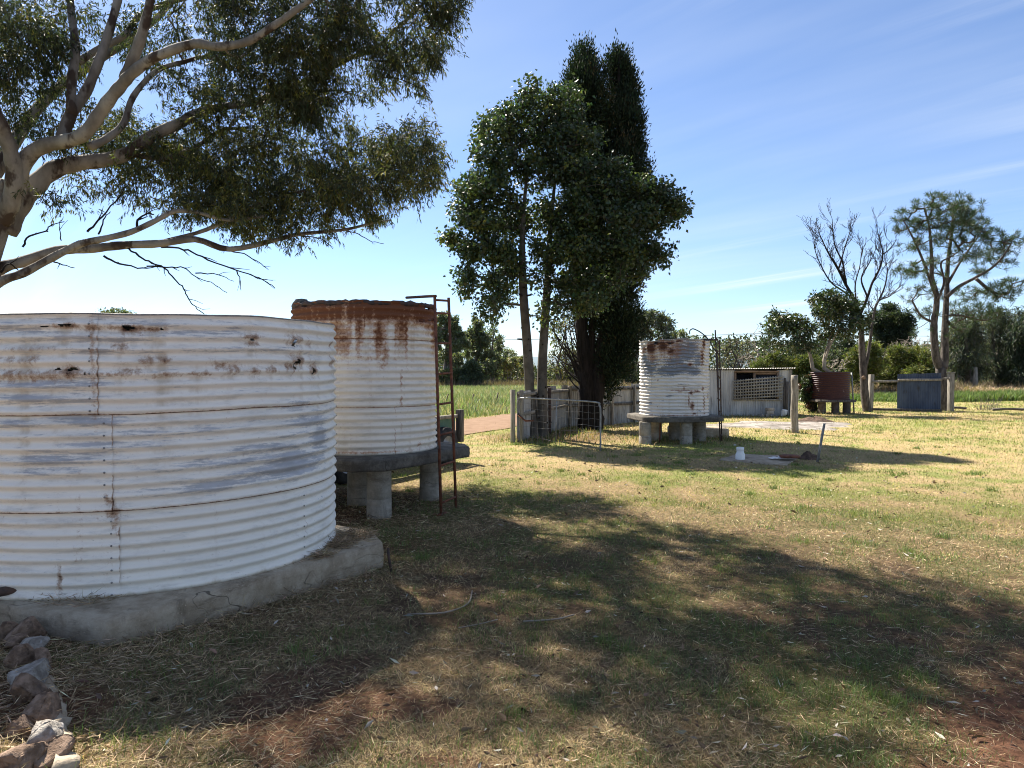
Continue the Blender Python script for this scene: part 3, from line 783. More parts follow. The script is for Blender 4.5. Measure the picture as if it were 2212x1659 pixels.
zinc3 = conv([(900,700,.28,.20,.95),(1000,620,.2,.14,.9),(700,960,.35,.12,1.0),(900,930,.3,.10,1.0),(400,900,.25,.22,.75),(320,780,.15,.12,.75),(760,830,.25,.12,.8),(1050,980,.2,.09,.95),(1100,800,.2,.2,.6),(350,1010,.14,.05,.8),(560,520,.4,.05,.7),(930,500,.3,.05,.8),(900,1160,.14,.02,.7),(680,1330,.12,.03,.7),(590,1390,.06,.02,.6),(400,1420,.1,.03,.6),(1120,1540,.1,.03,.7)])
def fields3(T, Z):
    valley = .5 - .5 * np.sin(2 * math.pi * (Z - z30) / .076 + .6)
    return bl(T, Z, T3, R3, rust3) * 1.15 + .5 * sstep(Z, z31 - .55, z31 - .1) * fbm(T * 4, Z * 3, 3), bl(T, Z, T3, R3, zinc3) * 1.1 - .06 + .22 * sstep(Z, 1.4, 1.7), .3 * valley + .4 * np.exp(-((Z - z30) / .04)**2)
holes3 = [(*hit_cyl(*sc3(490, 555), T3, R3), .07, .035), (*hit_cyl(*sc3(690, 560), T3, R3), .05, .02), (*hit_cyl(*sc3(1000, 1280), T3, R3), .03, .022)]
corr_tank('water_tank', 'flaking white tank showing grey zinc on five concrete pillars', T3, R3, z30, z31, (1.25, 1.75), [[.6, 2.8, -1.1], [.2, 2.2, -2.5], [1.0, 3.0, -.9]], M['tank_flaky'], fields3,
          lambda T: .02 * np.sin(T * 3) + .01 * np.sin(T * 11), holes3, dth=.016, per=8, group='old corrugated rain tanks')
tank_stand('low slab on concrete pipe pillars under the flaking white tank', T3, (1, .12), .93, .3, .60, .115,
           [(*gp(1396, 960)[:2] + np.array([0, .13]),), (*gp(1485, 960)[:2] + np.array([0, .13]),), (*gp(1515, 953)[:2] + np.array([0, .13]),), (3.35, 16.5), (3.8, 16.55), (3.2, 17.05), (4.4, 17.05)], .135, M['pillar'], M['concrete_dark'])
l0, l1_ = gp(1556, 955), gp(1563, 951)
l0[0] -= .0; l1_ = l0 + np.array([.11, .26, 0])
b_ = at(1545, 713, 16.1); c_ = at(1554, 735, 16.36)
l3 = ladder('thin dark ladder leaning beside the flaking white tank', l0, l1_, b_, c_, 9, M['dark_iron'], [.06, .17, .28, .39, .50, .61, .72, .83, .945], .016)
MB().tube([at(1512, 734, 16.15), at(1545, 734, 16.12)], .018, 7).build('bracket', M['dark_iron'], l3)
hp = [at(1490, 722, 16.6), at(1490, 715, 16.55), at(1494, 711, 16.45), at(1500, 711, 16.35), at(1515, 719, 16.3), at(1530, 733, 16.2), at(1541, 752, 16.13), at(1549, 765, 16.2), at(1551, 800, 16.2), at(1552, 850, 16.2), at(1550, 862, 16.2)]
tag(MB().tube(spline(hp, 4), .013, 7).build('hose', M['black_poly'], smooth=True), 'black poly pipe looping over the rim of the flaking white tank', 'hose')
# tap on its own standpipe
tb = gp(1425, 957)
tap = thing('garden_tap', tb, 'rusty standpipe tap in front of the flaking white tank', 'tap')
MB().tube([tb, tb + np.array([.01, 0, .45]), tb + np.array([.03, .02, .80])], .016, 7).build('pipe', M['rusty_iron'], tap, smooth=True)
h_ = tb + np.array([.03, .02, .80])
MB().tube(spline([h_, h_ + np.array([-.02, -.03, .05]), h_ + np.array([-.06, -.05, .05]), h_ + np.array([-.08, -.05, .0])], 4), .022, 8).build('spout', M['dark_iron'], tap, smooth=True)
MB().tube([h_ + np.array([-.02, -.03, .06]), h_ + np.array([-.02, -.03, .13])], .010, 6).build('stem', M['dark_iron'], tap, smooth=True)
MB().box(h_ + np.array([-.02, -.03, .14]), (.08, .016, .016)).build('handle', M['dark_iron'], tap)

# white fitting, lid and rag on the septic pad
pd = [gp(*q, .03)[:2] for q in ((1552, 992), (1600, 980), (1728, 985), (1700, 1003), (1660, 1001))]
pad = thing('septic_pad', (*np.mean(pd, 0), 0), 'flat dirty concrete pad set in the lawn near the leaning stake', 'concrete pad')
rough_prism(pd, -.06, .03, jit=.02).build('slab', M['concrete'], pad)
pv = gp(1599, 992, .03)
pt = thing('pipe_fitting', pv, 'white plastic pipe reducer standing on the septic pad', 'pipe fitting')
MB().lathe(pv, [(0, 0), (.082, 0), (.082, .085), (.062, .13), (.062, .215), (.054, .215), (.054, .12), (0, .1)], 26).build('reducer_body', M['pvc'], pt, smooth=True).modifiers.new('e', 'EDGE_SPLIT').split_angle = R(35)
MB().lathe(pv + np.array([0, 0, .15]), [(.060, 0), (.066, .006), (.066, .058), (.060, .064)], 26).build('collar', M['pvc'], pt, smooth=True)
ld_ = gp(1706, 988, .07)
MB().lathe(ld_, [(0, 0), (.17, 0), (.18, .02), (.15, .04), (.05, .05), (0, .05)], 22, wob=.03).build('pot_lid', M['rusty_iron'], smooth=True, origin=ld_)
tag(bpy.data.objects['pot_lid'], 'round rusty brown lid lying on the septic pad', 'lid')
cg = MB(); X, Y = np.meshgrid(np.linspace(-.22, .22, 16), np.linspace(-.10, .10, 9))
cp_ = gp(1690, 992, .03)
cg.add(np.stack([cp_[0] + X, cp_[1] + Y, cp_[2] + .012 + .05 * fbm(X * 16, Y * 20, 3) * (1 - (X / .24)**2)], -1).reshape(-1, 3), [np.array([[a*16+b, a*16+b+1, (a+1)*16+b+1, (a+1)*16+b] for a in range(8) for b in range(15)])])
tag(cg.build('rag', M['cloth'], smooth=True), 'crumpled white rag in front of the rusty lid', 'rag')
sb, st_ = gp(1764, 998), at(1781, 914, gp(1764, 998)[1] + .15)
stk = MB().beam(sb - np.array([0, 0, .1]), st_, .045, .006).beam(sb - np.array([.02, .02, .1]), st_ - np.array([.02, .02, 0]), .006, .045)
tag(stk.build('metal_stake', M['galv'], origin=sb), 'grey steel angle stake leaning out of the lawn', 'stake')
def heap(name, label, c, rx, ry, h, mat, cat):
    mb = blob_sheet(c[0], c[1], rx, ry, .0, c[0] * 3, 9, 30)
    V = mb.v[0]; d = np.hypot((V[:, 0] - c[0]) / rx, (V[:, 1] - c[1]) / ry)
    V[:, 2] += np.clip(1 - d, 0, 1) * h * (.5 + 1.0 * fbm(V[:, 0] * 9, V[:, 1] * 9, 3)) - .01
    return tag(mb.build(name, mat, kind='stuff'), label, cat)
heap('soil_heap', 'small heap of dug soil at the foot of the steel stake', gp(1747, 992), .22, .16, .12, M['soil'], 'soil')
heap('leaf_heap', 'low heap of dark dead leaves on the ash beside the timber post', gp(1760, 912), .75, .35, .16, M['soil'], 'leaves')

# timber post with an iron hook
pb = gp(1716, 935)
po = thing('timber_post', pb, 'thick round grey timber post alone on the lawn', 'post')
pts = [pb + np.array([.01 * math.sin(i), 0, z]) for i, z in enumerate(np.linspace(-.1, 1.5, 12))]
MB().tube(pts, np.linspace(.098, .084, 12) * (1 + .04 * np.sin(np.arange(12) * 2.1)), 16, wob=.02).build('log', M['timber'], po, smooth=False, bevel=0)
for z in (.60, .13):
    MB().tube([pb + np.array([.098 * math.cos(a), .098 * math.sin(a), z]) for a in np.linspace(0, 2 * math.pi, 20)], .004, 5, cap=False).build('wire_tie', M['wire'], po)
MB().tube(spline([pb + np.array([.10, -.03, .80]), pb + np.array([.13, -.03, .76]), pb + np.array([.125, -.03, .50]), pb + np.array([.15, -.03, .44]), pb + np.array([.12, -.03, .40]), pb + np.array([.10, -.03, .44])], 4), .006, 5).build('hook', M['dark_iron'], po)

# ------------------------------------------------------------------ fence, gate, shed
FP = [np.array(q) for q in ((.11, 15.95), (1.6, 20.4), (2.9, 21.2), (3.72, 22.1), (6.3, 25.2))]
fe = thing('iron_fence', (.11, 15.95, 0), 'whitewashed corrugated iron fence with timber rails behind the gate', 'fence')
HF = 1.17
for k in range(4):
    a, b = FP[k], FP[k + 1]; L = np.linalg.norm(b - a); d = (b - a) / L
    nn = np.array([d[1], -d[0]])            # towards the camera side
    m = max(1, int(round(L / .72)))
    for i in range(m):
        h = HF + .05 * random.uniform(-1, 1)
        o_ = -nn * .01 * (i % 2)
        corr_panel(a + d * L * i / m - d * .02 + o_, a + d * L * (i + 1) / m + d * .02 + o_, .0, h, ph=random.random(), jt=.02).build('sheet', M['corr_white'], fe, smooth=True)
    for z in (1.08, .62):
        MB().beam((*(a + nn * .045), z), (*(b + nn * .045), z + random.uniform(-.03, .03)), .045, .075).build('rail', M['timber'] if k < 2 else M['timber_dark'], fe)
    for t in ((0, .5) if L > 2 else (0,)):
        p = a + d * L * t + nn * .11
        MB().box((p[0], p[1], .58), (.08, .08, 1.20), math.atan2(d[1], d[0])).build('post', M['timber'] if t == 0 else M['dark_iron'], fe, bevel=.006)
MB().box((.02, 15.82, .58), (.09, .09, 1.22), .3).build('post', M['timber'], fe, bevel=.006)
ga, gb = gp(1118, 956), gp(1297, 975)
gd = (gb - ga)[:2]; gl = np.linalg.norm(gd); gd /= gl
gt = thing('farm_gate', ga, 'galvanised pipe gate with wire mesh standing open by the twin trunks', 'gate')
def gq(s, z): return np.array([ga[0] + gd[0] * s, ga[1] + gd[1] * s, z])
fr = spline([gq(0, .06), gq(0, .5), gq(0, .86), gq(.04, .95), gq(.14, 1.0), gq(gl * .5, 1.0), gq(gl - .14, .98), gq(gl - .03, .92), gq(gl, .8), gq(gl, .4), gq(gl, -.02)], 4)
MB().tube(fr, .018, 8).build('pipe_frame', M['galv'], gt, smooth=True)
MB().tube([gq(gl * .5, 1.0), gq(gl * .5 - .02, .05)], .011, 6).build('stay', M['galv'], gt)
MB().tube([gq(0.02, .62), gq(.26, .50), gq(.5, .52)], .02, 6).build('hinge_bar', M['rusty_iron'], gt)
wm = MB()
for z in np.linspace(.1, .9, 7):
    wm.tube([gq(s, z - .12 * math.sin(math.pi * s / gl) * (z < .3) + .012 * math.sin(s * 9 + z * 30)) for s in np.linspace(.03, gl - .03, 14)], .0028, 4, cap=False)
for s in np.linspace(.15, gl - .15, 14):
    wm.tube([gq(s + .01 * math.sin(z * 8 + s * 5), z) for z in np.linspace(.02, .97, 6)], .0024, 4, cap=False)
wm.build('wire_mesh', M['wire'], gt, kind='stuff')

# shed
SY = 25.3
def sx(px, Y=SY): return at(px, 850, Y)[0]
def sz(py, Y=SY): return at(1600, py, Y)[2]
X0, X1 = sx(1440), sx(1709)
zr0, zr1 = sz(800), sz(797)
sh = thing('tin_shed', ((X0 + X1) / 2, SY, 0), 'low corrugated iron shed with a window and leaning lattice', 'shed')
wx0, wx1, wz0, wz1 = sx(1587), sx(1679), sz(862), sz(801)
def wall(x0, x1, z0, z1, n_, ph=0):
    for i in range(n_):
        corr_panel((x0 + (x1 - x0) * i / n_ - .015, SY - .006 * (i % 2)), (x0 + (x1 - x0) * (i + 1) / n_ + .015, SY - .006 * (i % 2)), z0, z1, pitch=.085, amp=.010, ph=ph).build('wall_sheet', M['corr_grey'], sh, smooth=True)
wall(X0, wx0, -.02, zr0, 3); wall(wx1, X1, -.02, zr0, 1); wall(wx0, wx1, -.02, wz0, 2)
for sxx in (X0 - .01, X1 + .01):
    for i in range(3):
        corr_panel((sxx, SY + .05 + i), (sxx, SY + 1.05 + i), -.02, zr0 - .02, pitch=.085, amp=.010).build('side_sheet', M['corr_grey'], sh, smooth=True)
MB().box(((X0 + X1) / 2, SY + 3.05, .85), (X1 - X0, .04, 1.7)).build('back_wall', M['dark_inside'], sh)
for i in range(5):
    xa, xb = X0 - .08 + (X1 - X0 + .16) * i / 5, X0 - .08 + (X1 - X0 + .16) * (i + 1) / 5
    xs = np.linspace(xa - .015, xb + .015, int((xb - xa) / .085 * 8)); V = []
    for y, dz in ((SY - .14, .0), (SY + 1.5, -.12), (SY + 3.2, -.25)):
        for x in xs: V.append([x, y, zr0 + (zr1 - zr0) * (x - X0) / (X1 - X0) + .035 + dz + .014 * math.sin(2 * math.pi * x / .085)])
    k = len(xs); q = [[a*k+b, a*k+b+1, (a+1)*k+b+1, (a+1)*k+b] for a in range(2) for b in range(k - 1)]
    MB().add(V, [np.array(q)]).build('roof_sheet', M['corr_roof'], sh, smooth=True)
wf = MB().box(((wx0 + wx1) / 2, SY - .02, wz1 - .03), (wx1 - wx0 + .06, .10, .06)).build('window', M['timber_brown'], sh)
for x in (wx0, (wx0 * .55 + wx1 * .45), wx1):
    MB().box((x, SY - .022, (wz0 + wz1) / 2 - .035), (.07, .09, wz1 - wz0 - .07)).build('jamb', M['timber_brown'], wf)
xm = wx0 * .55 + wx1 * .45
n = NT('window glass'); M['glass'] = n.done((.02, .025, .03), .08, 0, .6)
MB().box(((xm + wx1) / 2, SY + .01, (wz0 + wz1) / 2), (wx1 - xm - .08, .008, wz1 - wz0 - .1)).build('pane', M['glass'], wf)
MB().box(((xm + wx1) / 2, SY - .01, wz1 - .10), (wx1 - xm - .07, .05, .06)).build('sash', M['timber_brown'], wf)
MB().box(((xm + wx1) / 2, SY - .01, wz0 + .35), (wx1 - xm - .07, .05, .05)).build('sash', M['timber_brown'], wf)
MB().box(((wx0 + wx1) / 2 + .05, SY - .06, wz0 - .02), (wx1 - wx0 + .2, .12, .045)).build('sill', M['timber'], sh)
MB().box((X1 - .03, SY - .05, .83), (.07, .05, 1.66)).build('corner_post', M['timber'], sh, bevel=.005)
MB().box((sx(1697), SY - .10, .62), (.09, .06, 1.24), 0, (0, .03)).build('prop', M['timber_dark'], sh)
MB().box((sx(1693), SY - .07, .68), (.06, .05, 1.36), 0, (0, .02)).build('prop', M['timber_dark'], sh)
# lattice panel hung over the window
LY = SY - .16
TL, TR, BR, BL = at(1586, 822, LY), at(1690, 812, LY), at(1689, 857, LY), at(1586, 863, LY)
la = thing('lattice_panel', ((BL + BR) / 2), 'grey timber lattice leaning across the shed window', 'lattice', None)
for i in range(7):
    t = (i + .3) / 6.6
    a, b = TL * (1 - t) + BL * t, TR * (1 - t) + BR * t
    MB().beam(a + np.array([-.04, 0, 0]), b + np.array([.04, 0, 0]), .012, .042).build('slat', M['lattice'], la)
for i in range(18):
    t = (i + .4) / 17.8
    a, b = TL * (1 - t) + TR * t, BL * (1 - t) + BR * t
    MB().beam(a + np.array([0, .016, .02]), b + np.array([0, .016, -.02]), .040, .012, up=(0, 1, 0)).build('slat', M['lattice'], la)
for k in range(3):
    z = .05 + .1 * k; p = gp(1668, 902)
    tag(MB().box((p[0] + .02 * k, 24.85, .055 + .108 * k), (.25, .2, .104), .1 * k, jit=.006).build('brick', M['brick'], bevel=.008, origin=(p[0], 24.85, .055 + .108 * k)), ['old pale brick at the bottom of the shed wall stack', 'old pale brick in the middle of the shed wall stack', 'old pale brick on top of the shed wall stack'][k], 'brick', 'bricks by the shed')
def rock(c, s, seed, flat=.75, n_=3):
    r_ = np.random.default_rng(seed)
    import bmesh
    bm = bmesh.new(); bmesh.ops.create_icosphere(bm, subdivisions=n_, radius=1)
    V = np.array([v.co[:] for v in bm.verts]); Fc = np.array([[v.index for v in f.verts] for f in bm.faces]); bm.free()
    for _ in range(16):         # chop flat facets
        d = r_.normal(size=3); d /= np.linalg.norm(d); h = r_.uniform(.42, .78)
        e = V @ d; V = V - np.outer(np.clip(e - h, 0, None), d) * .99
    V += r_.normal(0, .012, V.shape)
    an = r_.uniform(0, 6); V = V * np.array([s[0], s[1], s[2]])
    V = V @ np.array([[math.cos(an), math.sin(an), 0], [-math.sin(an), math.cos(an), 0], [0, 0, 1]])
    return MB().add(V + np.array(c), [Fc])
p = gp(1680, 902); tag(rock((p[0] + .3, 24.75, .13), (.28, .18, .19), 5).build('rock', M['cloth'], origin=(p[0] + .3, 24.75, .13)), 'pale whitish rock beside the brick stack at the shed', 'rock')
for k, (px, py, s) in enumerate([(1655, 903, .1), (1690, 905, .09)]):
    p = gp(px, py)
    tag(rock((p[0], 24.7, .05), (s * 1.2, s, s), 30 + k).build('rock', M['stone_grey'], origin=(p[0], 24.7, .05)), ['small grey rock left of the brick stack', 'small grey rock right of the pale whitish rock'][k], 'rock')
# low concrete block behind tank 3
bp = gp(1535, 946)
bk = thing('concrete_block', (*bp[:2], 0), 'low pale concrete footing behind the flaking tank', 'concrete block')
rough_prism([bp[:2] + np.array(q) for q in ((-.75, .1), (.45, .1), (.55, .35), (.5, 1.3), (-.75, 1.3))], -.05, .20, jit=.02).build('block', M['concrete'], bk)
for k in range(5):
    q0 = bp + np.array([-.4 + .1 * k, .5 + .08 * k, .23 + .01 * k]); an = .5 * k
    tag(MB().tube([q0, q0 + np.array([.22 * math.cos(an), .22 * math.sin(an), .04]), q0 + np.array([.45 * math.cos(an), .4 * math.sin(an), .01])], [.014, .012, .006], 5).build('stick', M['timber']), 'dry grey stick lying on the low concrete footing', 'stick', 'sticks on the footing')

# tank 4: red planter tank
T4, R4, z40, z41 = (12.14, 27.1), .685, .53, 1.57
def fields4(T, Z):
    zi = bl(T, Z, T4, R4, [(1813, 852, .04, .03, 1.1), (1822, 845, .05, .12, 1.05), (1824, 858, .05, .06, 1.1), (1787, 828, .02, .05, .7)]) - .5
    return np.zeros_like(T) + .1, zi, np.zeros_like(T)
t4 = corr_tank('water_tank', 'small red oxide tank cut down as a planter for two trees', T4, R4, z40, z41, (1.05,), [[.6, 2.8, -1.1], [.2, 2.2, -2.5]], M['tank_red'], fields4, None, (), dth=.02, per=8, group='old corrugated rain tanks', lid=False)
MB().lathe((T4[0], T4[1], z41 - .12), [(R4 - .02, 0), (.4, .04), (0, .05)], 24, wob=.01).build('soil', M['soil'], t4)
tank_stand('dark slab on stubby pillars under the red planter tank', T4, (1, .06), .74, .2, .53, .09, [(11.64, 26.65), (12.12, 26.6), (12.57, 26.65), (11.69, 27.5), (12.54, 27.5)], .14, M['pillar_dark'], M['timber_dark'])

# blue iron panel between posts, far right
BYY = 28.4
bf = thing('blue_panel_fence', at(1985, 890, BYY) * np.array([1, 1, 0]), 'blue corrugated iron panel between timber posts by the pine', 'fence panel')
bx0, bx1 = at(1938, 850, BYY)[0], at(2032, 850, BYY)[0]
bz0, bz1 = at(1938, 889, BYY)[2], at(1938, 808, BYY)[2]
for i in range(3):
    corr_panel((bx0 + (bx1 - bx0) * i / 3, BYY), (bx0 + (bx1 - bx0) * (i + 1) / 3 + .02, BYY - .012 * (i % 2)), bz0, bz1 + .02 * i, pitch=.09, amp=.011, jt=.02).build('sheet', M['corr_blue'], bf, smooth=True)
px0, px1 = at(1881, 850, BYY)[0], at(2052, 850, BYY)[0]
MB().box((px0, BYY, .72), (.16, .16, 1.5), .1, (0, .03)).build('post', M['timber'], bf, bevel=.01)
MB().box((px1, BYY - .05, .75), (.19, .17, 1.55), .1).build('post', M['timber'], bf, bevel=.01)
MB().box((px1, BYY - .05, 1.545), (.23, .21, .035), .1).build('cap', M['timber'], bf)
zt_ = at(1938, 821, BYY)[2]; zb_ = at(1938, 885, BYY)[2]
MB().beam((px0, BYY - .06, zt_ - .06), (bx0, BYY - .06, zt_ - .04), .05, .09).build('rail', M['timber'], bf)
MB().beam((bx0, BYY - .07, zt_), (bx1, BYY - .07, zt_ + .02), .05, .09).build('rail', M['timber'], bf)
MB().beam((bx1 + .01, BYY - .06, zt_ + .06), (px1, BYY - .06, zt_ + .07), .05, .08).build('rail', M['timber'], bf)
MB().beam((px0, BYY - .06, zb_ + .02), (bx1, BYY - .06, zb_ - .02), .06, .10).build('rail', M['timber_dark'], bf)
sp_ = gp(1845, 893)
iron = thing('iron_standpipe', sp_, 'thin upright iron pipe beside the red planter tank', 'pipe')
MB().tube([sp_, sp_ + np.array([-.06, 0, .8]), sp_ + np.array([-.11, 0, 1.55])], .028, 7).build('pipe', M['galv'], iron)
MB().tube([sp_ + np.array([-.1, 0, 1.38]), sp_ + np.array([-.35, .02, 1.38]), sp_ + np.array([-.42, .02, 1.22])], .022, 6).build('arm', M['galv'], iron)
fpz = gp(2108, 852)
tag(MB().tube([fpz, fpz + np.array([-.05, 0, 1.0]), fpz + np.array([-.06, 0, 1.9])], [.22, .15, .13], 9, wob=.05).build('old_post', M['timber'], origin=fpz), 'pale old fence post standing in the dry weeds far right', 'post')
for k, (px, py, ln) in enumerate([(2065, 885, .8), (2180, 888, 1.3)]):
    q0 = gp(px, py); 
    tag(MB().tube(spline([q0 + np.array([-ln / 2, 0, .06]), q0 + np.array([0, .05, .09]), q0 + np.array([ln / 2, -.05, .06])], 4), .05, 7, wob=.1).build('fallen_log', M['timber_dark'], origin=q0), ['short dark log lying by the capped post', 'long dark fallen branch on bare earth far right'][k], 'log')

# stone edging at the lower left
ed = thing('stone_edging', gp(70, 1560) * np.array([1, 1, 0]), 'rough red and grey stone garden edging beside the slab corner', 'stone edging')
ST = [(8, 1412, .10, .09), (48, 1416, .13, .10), (30, 1432, .09, .07), (62, 1452, .13, .09), (40, 1484, .14, .13), (84, 1486, .09, .09), (60, 1516, .15, .09), (52, 1548, .14, .10), (92, 1556, .08, .07), (76, 1592, .13, .12), (40, 1612, .10, .07), (88, 1646, .14, .12), (112, 1668, .12, .09), (60, 1682, .12, .1), (24, 1690, .1, .09)]
for k, (px, py, w, h) in enumerate(ST):
    q0 = gp(px, py); q0[2] = float(gh(q0[0], q0[1]))
    rock(q0 + np.array([0, .03, h * .5]), (w * .88, w * .75, h * .9), 60 + k, n_=4).build('stone', M['stone_grey'] if k in (3, 6, 11) else M['stone'], ed)
ml = [gp(x, y) + np.array([0, 0, .035]) for x, y in ((100, 1500), (112, 1540), (120, 1580), (130, 1630), (138, 1690))]
MB().tube(spline(ml, 5), .05, 8, wob=.16).build('mortar', M['mortar'], ed)
# ------------------------------------------------------------------ vegetation tools
def unit(v): return v / np.maximum(np.linalg.norm(v, axis=-1, keepdims=True), 1e-9)
def leaf_cloud(mb, B, D, L, W, C, fold=.18, r=rng):
    """one folded diamond per leaf; B base, D direction, L length, W width, C colour"""
    n_ = len(B); D = unit(D)
    S = unit(np.cross(D, r.normal(size=(n_, 3)))); N = np.cross(S, D)
    L = np.broadcast_to(L, (n_,))[:, None]; W = np.broadcast_to(W, (n_,))[:, None]
    V = np.stack([B, B + D * L * .42 + S * W / 2 + N * W * fold, B + D * L, B + D * L * .42 - S * W / 2 + N * W * fold], 1)
    i = np.arange(n_)[:, None] * 4
    mb.add(V.reshape(-1, 3), [np.hstack([i, i + 1, i + 2]), np.hstack([i, i + 2, i + 3])], np.repeat(C, 4, 0))
def tints(n_, base, var=.22, hue=.12, r=rng):
    b = np.array(base) * np.exp(r.normal(0, var, (n_, 1)))
    return np.clip(b * (1 + r.normal(0, hue, (n_, 3)) * np.array([1, .5, .8])), 0.002, .9)
def ell(px, py, rx, ry, Y, ryd=None):
    s = Y / F
    return at(px, py, Y), np.array([rx * s, ryd if ryd else (rx + ry) / 2 * s, ry * s])
def in_ell(c, rad, n_, r=rng, shell=2.4):
    d = unit(r.normal(size=(n_, 3)))
    return c + d * rad * (r.random((n_, 1)) ** (1 / shell))
def grow(skel, targets, rtip=.006, rexp=.48, sub=4, wig=.12, sag=0.0, pathw=.2, r=rng, rmax=.06):
    P, par, cnt, plen = [], [], [], []
    for pts, rad in skel:
        l = 0
        for i, p in enumerate(pts):
            if i: l += np.linalg.norm(p - pts[i - 1])
            P.append(p); par.append(-1); cnt.append(0); plen.append(l * .3)
    sk = np.array(P)
    T = np.asarray(targets)
    dist = np.array([np.min(np.linalg.norm(sk - t, axis=1)) for t in T])
    A = np.zeros((len(P) + len(T) * sub, 3)); A[:len(P)] = sk
    PL = np.zeros(len(A)); PL[:len(P)] = plen; m = len(P)
    paths = []
    for t in T[np.argsort(dist)]:
        cost = np.linalg.norm(A[:m] - t, axis=1) + pathw * PL[:m]
        k = int(np.argmin(cost)); b = A[k]; L = np.linalg.norm(t - b)
        ctrl = b + (t - b) * .5 + r.normal(0, wig, 3) * L + np.array([0, 0, sag * L])
        ids = [k]
        for j in range(1, sub + 1):
            q = j / sub
            p = b * (1-q)**2 + 2 * ctrl * q * (1-q) + t * q * q
            A[m] = p; PL[m] = PL[k] + L * q; par.append(ids[-1]); cnt.append(0); ids.append(m); m += 1
        paths.append(ids)
        i = ids[-1]
        while i >= 0:
            cnt[i] += 1; i = par[i]
    out = []
    for ids in paths:
        c_ = np.array([cnt[i] for i in ids[1:]], float)
        rad = np.minimum(rtip * c_ ** rexp, rmax)
        out.append((A[ids], np.concatenate([[rad[0]], rad])))
    return out
def branch_mesh(paths, n_=5):
    mb = MB()
    for p, r_ in paths: mb.tube(p, r_, n_, cap=False)
    return mb

# ------------------------------------------------------------------ the big gum overhead
gum_base = np.array([-8.1, 10.3, 0.0])
GD = lambda Y, px=0: 10.6 + (Y - 8.0) * 1.0 + px / 1000 * 1.1
gum = thing('gum_tree', gum_base, 'big spreading gum tree with pale limbs reaching over the squat white tank', 'tree')
def z6(pts, Y0, Y1, rad0, rad1):
    k = len(pts); q = []
    for i, (x, y) in enumerate(pts):
        Y = GD(Y0 + (Y1 - Y0) * i / (k - 1), x * .496)
        q.append(at(x * .496, y * .496, Y))
    S = spline(q, 4); t = np.linspace(0, 1, len(S))
    return S, (rad0 * (1 - t) + rad1 * t) * .496 / F * (GD(Y0, pts[0][0] * .496) * (1 - t) + GD(Y1, pts[-1][0] * .496) * t) * (1 + .06 * np.sin(np.arange(len(S)) * 1.7))
fork = at(-12, 500, GD(7.9))
trunk = spline([gum_base - np.array([0, 0, .2]), gum_base + np.array([.10, .05, 1.2]), gum_base + np.array([.30, .15, 2.3]), at(-46, 610, GD(7.85)), fork, at(6, 440, GD(7.88)), at(18, 390, GD(7.85))], 5)
LIMB = [(trunk, np.interp(np.linspace(0, 1, len(trunk)), [0, .1, .7, 1], [.34, .25, .17, .10])),
 z6([(10,960),(40,900),(62,800),(55,700),(30,610),(5,540),(-40,430),(-60,250),(-40,60),(0,-160)], 7.9, 6.9, 50, 20),
 z6([(45,880),(75,790),(120,685),(200,632),(300,612),(370,580),(430,500),(480,430),(530,370),(570,325),(640,270),(720,230),(850,190),(950,203),(1080,180),(1180,120),(1280,50),(1370,-20),(1450,-120)], 7.85, 6.2, 44, 14),
 z6([(545,350),(575,270),(605,190),(635,90),(660,-40),(670,-180)], 7.2, 6.8, 34, 18),
 z6([(270,615),(295,530),(325,470),(375,400),(430,270),(480,120),(520,-30),(540,-170)], 7.6, 8.3, 34, 17),
 z6([(312,500),(312,360),(330,210),(312,70),(300,-60),(250,-220)], 7.7, 8.6, 27, 14),
 z6([(335,275),(420,220),(540,155),(600,75),(700,22),(850,-25),(1000,-130)], 8.4, 9.2, 20, 10),
 z6([(20,1010),(80,900),(150,812),(230,742),(330,712),(430,700),(560,668),(660,592),(780,538),(860,492),(1000,460),(1120,440),(1240,380)], 8.0, 8.7, 58, 12),
 z6([(390,640),(470,600),(540,535),(580,420),(680,310),(800,270),(900,250),(1020,300)], 7.8, 9.0, 22, 7),
 z6([(1000,462),(1150,440),(1320,360),(1440,300),(1530,250),(1650,200),(1720,130),(1790,70),(1860,0),(1920,-60)], 8.5, 7.4, 17, 6),
 z6([(560,668),(700,690),(850,640),(980,560),(1100,580),(1200,600)], 8.4, 9.2, 14, 6),
 z6([(-90,1290),(0,1172),(100,1140),(250,1092),(400,1082),(530,1068),(700,1060),(850,1042),(1000,1085),(1200,1045),(1300,1020),(1500,1000),(1620,972),(1700,958)], 8.0, 8.8, 34, 3.5),
 z6([(-100,1330),(0,1228),(100,1190),(230,1120),(350,1062),(450,1040),(570,1010),(680,960),(760,920),(860,925),(1000,960),(1150,940)], 7.8, 8.2, 26, 7),
 z6([(700,1055),(900,1000),(1100,900),(1250,850),(1450,800),(1650,750),(1800,700)], 8.4, 8.6, 12, 4),
 # limbs beyond the left and top edges of the photograph
 (spline([fork, fork + np.array([-.5, .5, 1.4]), fork + np.array([-1.6, .6, 2.7]), fork + np.array([-2.6, .2, 3.9])], 5), np.linspace(.17, .05, 16)),
 (spline([fork + np.array([-.35, -.2, .9]), fork + np.array([-.6, -1.2, 2.2]), fork + np.array([-.3, -2.2, 3.6])], 5), np.linspace(.14, .05, 11)),
 (spline([fork + np.array([-.3, .3, .8]), fork + np.array([-.2, 1.6, 2.6]), fork + np.array([.9, 2.6, 4.2]), fork + np.array([1.6, 2.9, 5.2])], 5), np.linspace(.14, .04, 16)),
]
mb = MB(); mb.tube(LIMB[0][0], LIMB[0][1] * 1.0, 14, wob=.02); mb.build('trunk', M['bark_gum'], gum, smooth=True)
